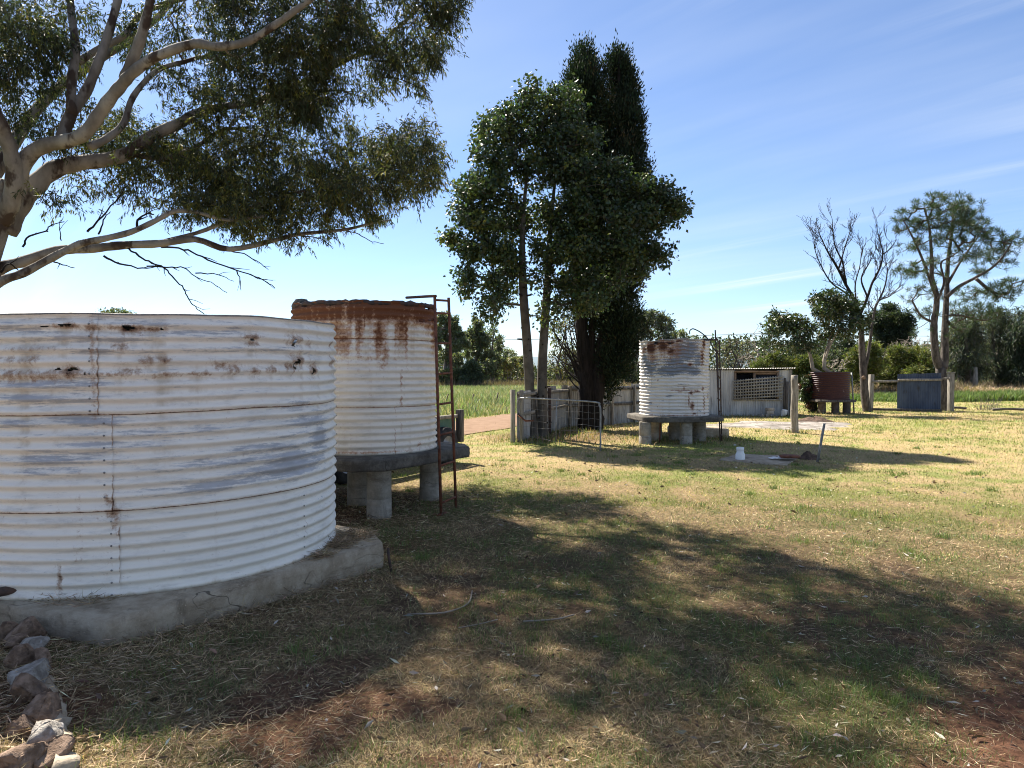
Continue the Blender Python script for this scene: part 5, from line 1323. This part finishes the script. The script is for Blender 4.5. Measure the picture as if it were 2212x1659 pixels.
far_tree('gum_tree', 'distant tree whose tip shows over the squat white tank', 255, 842, 62, [(255, 678, 26, 7, 14), (240, 690, 40, 14, 16), (280, 700, 40, 20, 16), (255, 730, 60, 30, 20)], GRN, OLV, trunkr=.3)
for k, (px, top, w, lab) in enumerate([(985, 745, 16, 'leafy gum between the round-crowned gum and the dark rounded tree'), (1030, 735, 18, 'bushy gum behind the dark rounded tree'), (1072, 752, 18, 'bushy gum with a pale crown under the sparse bare-stemmed gum'), (1100, 765, 16, 'low leafy gum just left of the left twin trunk')]):
    far_tree('gum_tree', lab, px, 841, 68 + k, [(px, top, w * .8, 12, 8), (px - w * .7, top + 16, w * .7, 12, 8), (px + w * .7, top + 18, w * .7, 12, 8), (px, top + 34, w, 14, 9), (px + 4, top + 56, w * .9, 14, 7)], GRN, OLV, trunkr=.17, forks=3, n_leaf=30)
# behind the iron fence
far_tree('gum_tree', 'ragged brownish gum between the twin trunks and the cypress', 1208, 840, 62, [(1200,712,20,22,8),(1225,700,22,20,7),(1215,750,26,24,10),(1240,770,22,24,8),(1195,780,18,20,6),(1222,805,22,18,8)], OLV, (.11, .09, .04), trunkr=.24, forks=3, n_leaf=28, alt_p=.35)
far_tree('young_gum_tree', 'small ragged gum beside the cypress trunk on its left', 1238, 842, 60, [(1236,800,16,18,10),(1250,780,14,20,7),(1226,822,14,12,6)], (.07, .07, .03), YEL, trunkr=.13, n_leaf=26)
far_tree('gum_tree', 'wide rounded gum rising between the cypress and flaking tank', 1372, 842, 58, [(1385,682,26,14,14),(1410,690,26,16,16),(1440,700,18,14,10),(1358,695,20,16,10),(1370,715,30,18,16),(1415,718,30,16,14),(1350,735,20,20,8),(1395,742,26,16,9),(1440,725,12,10,4),(1345,765,20,20,7)], (.066, .076, .044), GRY, trunkr=.36, lean=-1.5, forks=3, n_leaf=38)
far_tree('sheoak_tree', 'grey-green sheoak low behind the iron fence by the flaking tank', 1350, 843, 54, [(1345,785,26,18,18),(1325,805,22,20,16),(1365,808,22,22,18),(1340,826,36,14,20)], (.055, .072, .042), None, leaf=.2, lw=.06, trunkr=.14, n_leaf=48)
far_tree('gum_tree', 'gum crown just showing over the rim of the flaking tank', 1472, 842, 62, [(1462,725,18,12,10),(1485,735,16,12,8),(1450,745,22,18,10),(1480,765,26,22,12),(1512,770,20,28,14),(1510,810,22,24,12)], GRN, OLV, trunkr=.25)
far_tree('gum_tree', 'sparse grey gum behind the left end of the shed', 1588, 842, 58, [(1575,742,16,12,6),(1600,748,18,14,6),(1560,765,16,18,5),(1590,775,26,18,7),(1615,770,20,18,5),(1570,800,24,18,6)], (.10, .10, .07), GRY, trunkr=.2, forks=4, n_leaf=22, rtip=.025)
# grey leafless bushes
def bare_bush(label, px, Y, blobs, group='bare grey bushes', rt=.012):
    base = at(px, 840, Y); base[2] = 0
    r0 = thing('bare_bush', base, label, 'bush', group)
    T = np.vstack([in_ell(*ell(x, y, rx, ry, Y, 1.2), n_) for x, y, rx, ry, n_ in blobs])
    S = spline([base, base + np.array([.1, 0, .6]), base + np.array([.0, .1, 1.4])], 4)
    MB().tube(S, np.linspace(.14, .07, len(S)), 7).build('stem', M['bark_pale'], r0, smooth=True)
    branch_mesh(grow([(S, None)], T, rt, .42, 4, .2, 0, .1, rmax=.09), 4).build('twigs', M['bark_pale'], r0, smooth=True, kind='stuff')
bare_bush('tall leafless grey bush rising over the shed roof', 1640, 50, [(1640,735,30,20,40),(1665,755,30,22,40),(1620,770,30,24,50),(1650,785,40,18,60),(1640,710,10,16,8)])
bare_bush('grey leafless scrub seen above the two right olive bushes', 1965, 56, [(1950,745,34,18,70),(1985,740,30,20,70),(2005,755,20,16,40),(1930,760,24,14,40)])
bare_bush('pale leafless bush behind the red planter tank', 1806, 44, [(1806,790,22,14,50),(1815,780,16,10,26)])
def round_bush(label, px, Y, blobs, c=(.088, .105, .03), a=(.15, .155, .045)):
    far_tree('olive_bush', label, px, 842, Y, blobs, c, a, leaf=.24, lw=.05, n_leaf=64, trunkr=.12, group='olive rounded bushes', spread=.5, down=-.3, cat='bush', forks=1, alt_p=.3)
round_bush('yellow-green bush at the right end of the shed roof', 1684, 46, [(1680,775,22,16,22),(1660,785,22,12,16),(1700,785,14,14,12),(1640,790,22,8,10)])
round_bush('low rounded olive bush left of the red planter tank', 1738, 45, [(1742,785,26,20,30),(1724,795,20,16,18),(1760,800,24,22,26),(1740,820,34,16,24)])
round_bush('tall olive bush behind the bare tree', 1868, 47, [(1870,758,26,20,26),(1850,780,20,24,22),(1888,780,22,24,22),(1866,805,34,26,34),(1895,812,20,18,14)])
round_bush('olive bush between the bare tree and the pine', 1934, 48, [(1940,765,22,16,20),(1918,785,18,16,14),(1945,790,22,18,18),(1925,812,26,18,20)])
round_bush('rounded olive bush just left of the pine trunk', 1988, 46, [(1988,772,24,20,28),(1970,790,18,20,20),(2004,790,20,22,22),(1985,812,34,20,30)])
# dark trees behind
far_tree('dark_pine_tree', 'dense dark pine standing tall behind the bare tree', 1918, 840, 66, [(1920,672,18,14,18),(1900,690,22,18,24),(1945,690,22,18,24),(1920,705,30,20,34),(1890,712,14,14,12),(1960,702,16,14,14),(1965,720,10,8,6),(1935,728,26,14,22),(1905,735,20,14,14),(1950,738,14,10,8)], (.028, .042, .022), (.05, .065, .028), leaf=.3, lw=.09, n_leaf=60, trunkr=.4, forks=3)
for k, (px, y, w, h, Y, lab) in enumerate([(1720, 765, 40, 30, 74, 'far dark green tree left of the planter trees'), (1775, 755, 40, 34, 76, 'far dark green tree behind the planter trees'), (1820, 745, 36, 34, 72, 'far dark tree right of the planter trees'), (1700, 800, 30, 26, 70, 'far dark bushy tree beside the shed end'), (1840, 800, 40, 26, 60, 'far dark tree low behind the bare trunk')]):
    far_tree('dark_tree', lab, px, 838, Y, [(px, y, w * .7, h * .7, 22), (px - w * .5, y + h * .6, w * .6, h * .6, 18), (px + w * .5, y + h * .5, w * .6, h * .6, 18), (px, y + h, w, h * .6, 20), (px, y + h * 1.7, w, h * .5, 16)], (.034, .048, .028), GRN, n_leaf=44, trunkr=.25, leaf=.3)
for k, (px, Y, bl_, c, a, lab) in enumerate([
    (2085, 50, [(2085,690,26,20,14),(2070,715,26,24,16),(2105,720,26,26,18),(2060,745,26,26,16),(2095,760,34,28,22),(2055,790,26,30,18),(2085,800,34,26,20),(2110,790,24,34,16)], (.075,.088,.055), GRY, 'willowy grey-green tree right behind the pine'),
    (2150, 52, [(2140,690,30,24,18),(2165,705,30,26,18),(2130,735,30,28,18),(2170,750,32,30,20),(2140,785,34,34,22),(2165,800,30,28,16)], (.070,.084,.052), GRY, 'drooping grey-green tree near the photo\'s right edge'),
    (2205, 50, [(2200,690,30,24,18),(2225,710,30,30,18),(2190,735,26,30,18),(2215,760,30,34,22),(2200,800,34,30,24),(2240,790,30,40,20)], (.032,.045,.026), DRK, 'dark drooping tree at the photo\'s far right edge')]):
    far_tree('pepper_tree', lab, px, 840, Y, bl_, c, a, leaf=.34, lw=.05, n_leaf=60, trunkr=.35, lean=1, forks=3, down=1.6, flat=1.3, group='willowy trees on the right')
# far wood closing the gaps on the right (one mass)
wd, = [MB()]
n_ = 26000
X = rng.uniform(22, 130, n_); Yw = rng.uniform(84, 100, n_); hh = 3.0 + 4.5 * fbm(X * .12, X * 0 + 1, 3)
leaf_cloud(wd, np.c_[X, Yw, hh * rng.random(n_) ** .7], rng.normal(size=(n_, 3)), .5, .28, tints(n_, (.045, .058, .036)))
n_ = 46000
X = rng.uniform(-95, 22, n_); Yw = rng.uniform(86, 104, n_); hh = np.where(X < -8, 6.8, 3.4) * (.30 + 1.5 * np.clip(fbm(X * .16 + 7, X * 0 + 1, 4) - .30, 0, 1))
leaf_cloud(wd, np.c_[X, Yw, hh * rng.random(n_) ** .8], rng.normal(size=(n_, 3)), .45, .24, tints(n_, (.05, .062, .036)))
wd.build('far_wood', M['leaf_far'], kind='stuff')

# power lines and their pole
pl = at(1661, 762, 84); pl[2] = 0
pz = 6.0
pole = thing('utility_pole', pl, 'faint timber power pole beyond the shed', 'utility pole')
MB().tube([pl, pl + np.array([0, 0, pz + .4])], [.16, .11], 8).build('shaft', M['bark_far'], pole, smooth=True)
MB().box(pl + np.array([0, 0, pz]), (1.6, .1, .12)).build('crossarm', M['bark_far'], pole)
for k, s in enumerate((-.7, .7)):
    e1 = np.array([-70.0, 92 + s, 7.0]); e2 = np.array([110.0, 76 + s, 6.6]); p0 = pl + np.array([s, 0, pz + .1])
    pts = [e1 * (1 - t) + p0 * t - np.array([0, 0, 1.1 * 4 * t * (1 - t)]) for t in np.linspace(0, 1, 16)] + [p0 * (1 - t) + e2 * t - np.array([0, 0, .8 * 4 * t * (1 - t)]) for t in np.linspace(.06, 1, 14)]
    tag(MB().tube(pts, .016, 4, cap=False).build('power_line', M['wire']), ['upper thin power line crossing behind the trees', 'lower thin power line crossing behind the trees'][k], 'power line', 'power lines')
for k, (x0, y0, x1, y1, lab) in enumerate([(960, 872, 967, 851, 'leaning dark stake in the tall grass behind the ladder'), (1015, 867, 1022, 851, 'leaning dark stake in the middle of the tall grass'), (1069, 864, 1075, 848, 'leaning dark stake in the tall grass nearest the twin trunks')]):
    a, b = at(x0, y0, 30), at(x1, y1, 30); a[2] = 0; b = a + (b - a) * np.array([1.2, 1, 1])
    tag(MB().tube([a, a * .5 + b * .5 + np.array([0, 0, .03]), b], .025, 5).build('leaning_stake', M['dark_iron'], origin=a), lab, 'stake', 'stakes in the paddock')

# ------------------------------------------------------------------ grass
def blades(mb, X, Y, H, Wd, lean, C, seg=1, z=None):
    n_ = len(X); Z = gh(X, Y) if z is None else z
    an = rng.uniform(0, 2 * math.pi, n_); fa = rng.uniform(0, 2 * math.pi, n_)
    lx, ly, lz = np.sin(lean) * np.cos(an), np.sin(lean) * np.sin(an), np.cos(lean)
    wx, wy = np.cos(fa) * Wd / 2, np.sin(fa) * Wd / 2
    b = np.c_[X, Y, Z - .004]; w = np.c_[wx, wy, wx * 0]; t = b + np.c_[lx * H, ly * H, lz * H]
    i = np.arange(n_)[:, None]
    if seg == 1:
        V = np.stack([b - w, b + w, t], 1); mb.add(V.reshape(-1, 3), [np.hstack([i*3, i*3+1, i*3+2])], np.repeat(C, 3, 0))
    else:
        m_ = b + np.c_[lx * H * .38, ly * H * .38, lz * H * .62]
        t = t + np.c_[lx, ly, lz * 0] * (H * .25)[:, None]
        V = np.stack([b - w, b + w, m_ + w * .8, m_ - w * .8, t], 1)
        mb.add(V.reshape(-1, 3), [np.hstack([i*5, i*5+1, i*5+2, i*5+3]), np.hstack([i*5+3, i*5+2, i*5+4])], np.repeat(C, 5, 0))
from math import hypot
def inpoly(x, y, P):
    r_ = np.zeros(len(x), bool); n_ = len(P)
    for i in range(n_):
        (x1, y1), (x2, y2) = P[i], P[(i + 1) % n_]
        c = ((y1 > y) != (y2 > y)) & (x < (x2 - x1) * (y - y1) / (y2 - y1 + 1e-12) + x1)
        r_ ^= c
    return r_
padp = np.array(pd)
def keep_lawn(x, y):
    k = ~inpoly(x, y, slab1) & ~inpoly(x, y, padp)
    k &= np.abs(road_s(x, y)) > 1.35
    k &= road_s(x, y) < 2.4
    k &= (((x - ac[0]) / 2.0)**2 + ((y - ac[1]) / 1.45)**2 > 1 + .5 * (fbm(x * 2, y * 2, 2) - .5))
    k &= ~((x > X0) & (x < X1) & (y > SY - .02) & (y < SY + 3.2))
    return k
def scatter(n_, r0, r1, half=48, pw=1.0):
    u = rng.random(n_)
    r_ = r0 * (r1 / r0) ** u
    a = np.radians(rng.uniform(-half, half, n_))
    return r_ * np.sin(a), r_ * np.cos(a), r_
STR, GR_ = (.42, .32, .185), (.125, .162, .065)
# near lawn, bent blades
x, y, r_ = scatter(330000, 2.2, 9.0)
g_, b_ = green(x, y), bare(x, y)
k = keep_lawn(x, y) & (rng.random(len(x)) > b_ * .93)
x, y, r_, g_ = x[k], y[k], r_[k], g_[k]
isg = rng.random(len(x)) < np.clip(.10 + .95 * g_, 0, .93)
tuft = sstep(fbm(x * 3.1 + 20, y * 3.1, 3), .56, .68)
H = np.where(isg, rng.uniform(.014, .036, len(x)) * (1 + .9 * tuft), rng.uniform(.018, .055, len(x)))
Wd = np.maximum(.0022, .00050 * r_) * rng.uniform(.8, 1.3, len(x))
lean = np.where(isg, rng.uniform(.15, 1.1, len(x)), rng.uniform(.8, 1.5, len(x)))
C = np.where(isg[:, None], tints(len(x), GR_, .25), tints(len(x), STR, .28, .06))
C = C * np.exp(1.1 * (fbm(x * 6, y * 6, 3) - .5))[:, None]
m = MB(); blades(m, x, y, H, Wd, lean, C, 2)
# farther lawn, single blades
x, y, r_ = scatter(330000, 8.5, 48)
g_, b_ = green(x, y), bare(x, y)
k = keep_lawn(x, y) & (rng.random(len(x)) > b_ * .9) & (y < 44)
x, y, r_, g_ = x[k], y[k], r_[k], g_[k]
isg = rng.random(len(x)) < np.clip(.24 + .95 * g_, 0, .94)
H = rng.uniform(.02, .05, len(x)) * np.clip(r_ / 12, 1, 2.0)
lean = np.where(isg, rng.uniform(.15, 1.0, len(x)), rng.uniform(.6, 1.45, len(x)))
C = np.where(isg[:, None], tints(len(x), (.195, .225, .065), .28), tints(len(x), (.41, .32, .175), .30, .06))
C = C * np.exp(1.6 * (fbm(x * 3.1, y * 3.1, 4) - .5))[:, None]
blades(m, x, y, H, .00065 * r_ * rng.uniform(.8, 1.3, len(x)), lean, C, 1)
m.build('lawn_grass', M['grass'], kind='stuff')
# taller green tufts standing out of the lawn
x, y, r_ = scatter(420, 2.4, 22, 44)
k = keep_lawn(x, y) & (bare(x, y) < .6); x, y, r_ = x[k], y[k], r_[k]
tm = MB()
for cx_, cy_, rr in zip(x, y, r_):
    q = int(rng.integers(30, 90)); s = rng.uniform(.03, .10)
    bx, by = cx_ + rng.normal(0, s, q), cy_ + rng.normal(0, s, q)
    blades(tm, bx, by, rng.uniform(.03, .085, q), np.full(q, max(.003, .0006 * rr)), rng.uniform(.1, 1.0, q), tints(q, (.135, .18, .06), .25), 2)
tm.build('grass_tufts', M['grass'], kind='stuff')
# tall paddock grass beyond the road
x = rng.uniform(-26, 4, 150000); y = rng.uniform(21, 57, 150000)
s_ = road_s(x, y); k = (s_ > 1.75 + .5 * rng.random(len(x))); x, y, s_ = x[k], y[k], s_[k]
edge = sstep(s_, 1.7, 4.0)
tall = MB(); n_ = len(x); mixg = fbm(x * .3, y * .3, 3)
C = np.where((rng.random(n_) < .46 + .9 * (mixg - .5))[:, None], tints(n_, (.38, .36, .25), .25), tints(n_, (.17, .215, .09), .25))
blades(tall, x, y, (.18 + .36 * edge) * rng.uniform(.6, 1.25, n_), .0009 * y + .004, rng.uniform(.0, .55, n_), C, 2)
tall.build('paddock_grass', M['grass'], kind='stuff')
# tall green strip and dry weeds on the right
x = rng.uniform(7, 44, 60000); y = rng.uniform(37.5, 42.5, 60000) + .9 * np.sin(x * .5)
h = np.clip(fbm(x * .35, y * .5, 3) * 1.25, .2, 1) * .62
rg = MB(); n_ = len(x)
blades(rg, x, y, h * rng.uniform(.5, 1.2, n_), .04, rng.uniform(0, .6, n_), tints(n_, (.13, .18, .06), .3), 2)
rg.build('tall_green_grass', M['grass'], kind='stuff')
x = rng.uniform(6, 62, 80000); y = rng.uniform(43, 60, 80000)
rw = MB(); n_ = len(x); h = .25 + 1.1 * fbm(x * .4, y * .4, 3) * sstep(y, 43, 48)
blades(rw, x, y, h * rng.uniform(.5, 1.2, n_), .045, rng.uniform(0, .7, n_), tints(n_, (.22, .17, .125), .25, .08), 2)
x = rng.uniform(-30, 8, 26000); y = rng.uniform(54, 61, 26000); n_ = len(x)
blades(rw, x, y, .9 * rng.uniform(.4, 1.2, n_), .05, rng.uniform(0, .7, n_), tints(n_, (.16, .125, .085), .25, .08), 2)
rw.build('dry_weeds', M['grass'], kind='stuff')
hx = gp(2160, 852); 
x = hx[0] + rng.normal(0, 3.4, 9000); y = 45.5 + rng.normal(0, .8, 9000); n_ = len(x); hm = MB()
blades(hm, x, y, rng.uniform(.1, .5, n_), .05, rng.uniform(.9, 1.5, n_), tints(n_, (.36, .27, .18), .2, .06), 2, z=.45 * np.exp(-((y - 45.5) / .9)**2) * rng.random(n_) * (.5 + fbm(x * .6, y, 2)))
hm.build('hay_litter', M['grass'], kind='stuff')

# straw, fallen leaves and twigs
lt_ = MB()
def straw(n_, X, Y, Z, L, Wd, C, up=.25):
    D = np.c_[rng.normal(size=(n_, 2)), rng.normal(0, up, n_)]
    leaf_cloud(lt_, np.c_[X, Y, Z], D, L, Wd, C, .1)
x, y, r_ = scatter(60000, 2.2, 11)
dens = .25 + .75 * sstep(fbm(x * 1.3 + 5, y * 1.3 + 2, 3), .42, .62)
dens = np.maximum(dens, sstep(x, .3, -1.4)); dens = dens * (1 - .45 * sstep(bare_d(x, y), 0, .5))
k = (rng.random(len(x)) < dens) & ~inpoly(x, y, slab1); x, y, r_ = x[k], y[k], r_[k]; n_ = len(x)
straw(n_, x, y, gh(x, y) + rng.uniform(.003, .022, n_), rng.uniform(.02, .085, n_), np.maximum(.0022, .00050 * r_), tints(n_, (.36, .275, .175), .5, .07))
# longer stalks heaped round the slab, under the second tank and by the stone edging
for (cx_, cy_, sx_, sy_, n_, h) in ((-2.1, 3.75, .55, .2, 1300, .05), (-2.6, 3.5, .4, .25, 1100, .06), (-1.2, 5.2, .3, .5, 500, .03), (-1.6, 8.6, .9, .7, 3600, .06), (-.9, 7.6, .6, .5, 1400, .04), (-2.35, 3.0, .22, .35, 1600, .07), (-1.5, 3.05, .4, .2, 700, .03), (-2.6, 2.6, .35, .3, 900, .07), (-1.5, 2.75, .3, .15, 500, .03)):
    X = cx_ + rng.normal(0, sx_, n_); Y = cy_ + rng.normal(0, sy_, n_)
    ok = ~inpoly(X, Y, slab1); X, Y = X[ok], Y[ok]; n_ = len(X)
    straw(n_, X, Y, gh(X, Y) + h * rng.random(n_) ** 1.5, rng.uniform(.03, .13, n_), rng.uniform(.0025, .0045, n_), tints(n_, (.34, .255, .16), .4, .07), .22)
for t in np.linspace(.02, .98, 26):
    e = V2 * (1 - t) + VB * t; n_ = int(rng.integers(25, 110)); s_ = rng.uniform(.03, .10)
    X = e[0] + rng.normal(0, s_, n_) + .05; Y = e[1] + rng.normal(0, s_, n_) - .04
    ok = ~inpoly(X, Y, slab1); X, Y = X[ok], Y[ok]; n_ = len(X)
    straw(n_, X, Y, gh(X, Y) + .05 * rng.random(n_) ** 2, rng.uniform(.03, .12, n_), .004, tints(n_, (.30, .225, .14), .45, .08), .5)
# drift of dead stalks lying on the slab against the tank
for (px, py, n_, sp_) in ((765, 1160, 900, .10), (735, 1180, 700, .06), (700, 1205, 420, .06), (660, 1228, 120, .05), (790, 1158, 140, .07), (130, 1296, 180, .06), (200, 1300, 160, .07)):
    q = gp(px, py, .2); X = q[0] + rng.normal(0, sp_, n_); Y = q[1] + rng.normal(0, sp_, n_)
    ok = inpoly(X, Y, slab1) & (np.hypot(X - T1[0], Y - T1[1]) > R1 + .012); X, Y = X[ok], Y[ok]; n_ = len(X)
    D = np.c_[rng.normal(size=(n_, 2)), np.abs(rng.normal(0, .25, n_))]
    leaf_cloud(lt_, np.c_[X, Y, .203 + .04 * rng.random(n_)**2], D, rng.uniform(.03, .11, n_), rng.uniform(.003, .006, n_), tints(n_, (.27, .20, .13), .35, .07), .1)
lt_.build('straw_litter', M['litter'], kind='stuff')
fl = MB()
x, y, r_ = scatter(3600, 2.3, 24, 44); k = ~inpoly(x, y, slab1); x, y = x[k], y[k]; n_ = len(x)
big = rng.random(n_) < .16
D = np.c_[rng.normal(size=(n_, 2)), rng.normal(0, .25, n_)]
leaf_cloud(fl, np.c_[x, y, gh(x, y) + .02], D, np.where(big, rng.uniform(.05, .085, n_), rng.uniform(.03, .055, n_)), np.where(big, rng.uniform(.014, .024, n_), rng.uniform(.008, .015, n_)) * np.clip(y / 6, 1, 2.2), np.where(rng.random((n_, 1)) < .22, tints(n_, (.36, .33, .28), .25, .05), tints(n_, (.13, .085, .055), .5, .08)), .3)
fl.build('fallen_leaves', M['litter'], kind='stuff')
for k, (pts, r0, lab) in enumerate([([(880,1262),(960,1258),(1010,1240),(1020,1210)], .006, 'curved pale twig lying on the straw in mid foreground'), ([(1130,1278),(1200,1272),(1240,1262)], .006, 'straight pale stick on the lawn right of centre'), ([(990,1292),(1040,1284),(1075,1276)], .004, 'thin pale twig just left of the straight stick')]):
    q = [gp(px, py + 70) for px, py in pts]; q = [np.array([a[0], a[1], float(gh(a[0], a[1])) + .015]) for a in q]
    tag(MB().tube(spline(q, 4), r0, 5).build('twig', M['bark_pale']), lab, 'twig', 'twigs on the lawn')
bks = gp(846, 1236); 
tag(MB().tube([bks, bks + np.array([-.02, 0, .10]), bks + np.array([-.03, .01, .19])], .010, 5, wob=.1).build('burnt_stick', M['dark_iron'], origin=bks), 'small black stick standing beside the right slab corner', 'stick')
# dry weed stalks by the far post
for k, (px, lab) in enumerate([(2122, 'dry weed clump on the bare strip right of the capped post'), (2148, 'taller dry weed clump near the dark fallen branch')]):
    q = gp(px, 886); wm_ = thing('weed_clump', q, lab, 'weed', 'dry weeds on the bare strip'); s_ = MB()
    for j in range(22):
        a = q + np.array([rng.normal(0, .12), rng.normal(0, .1), 0]); e = a + np.array([rng.normal(0, .22), rng.normal(0, .1), rng.uniform(.25, .7)])
        s_.tube([a, (a + e) / 2 + rng.normal(0, .03, 3), e], [.008, .006, .004], 4, cap=False)
    s_.build('stalks', M['bark_far'], wm_, kind='stuff')
# weeds at the foot of the fence, gate and posts
fw = MB()
for (cx_, cy_, sx_, sy_, n_) in ((.6, 16.3, .7, .5, 700), (1.5, 17.6, .6, 1.2, 800), (2.4, 19.5, .9, .8, 700), (3.6, 16.3, .8, .6, 500), (5.2, 16.5, .3, .3, 300), (7.4, 18.5, .2, .15, 160), (8.6, 25.0, 1.4, .2, 700), (11.9, 26.8, .7, .4, 400)):
    X, Y = cx_ + rng.normal(0, sx_, n_), cy_ + rng.normal(0, sy_, n_)
    blades(fw, X, Y, rng.uniform(.04, .16, n_), np.full(n_, .012), rng.uniform(.1, .9, n_), np.where((rng.random(n_) < .5)[:, None], tints(n_, (.10, .14, .045)), tints(n_, (.30, .22, .12))), 2)
fw.build('fence_weeds', M['grass'], kind='stuff')
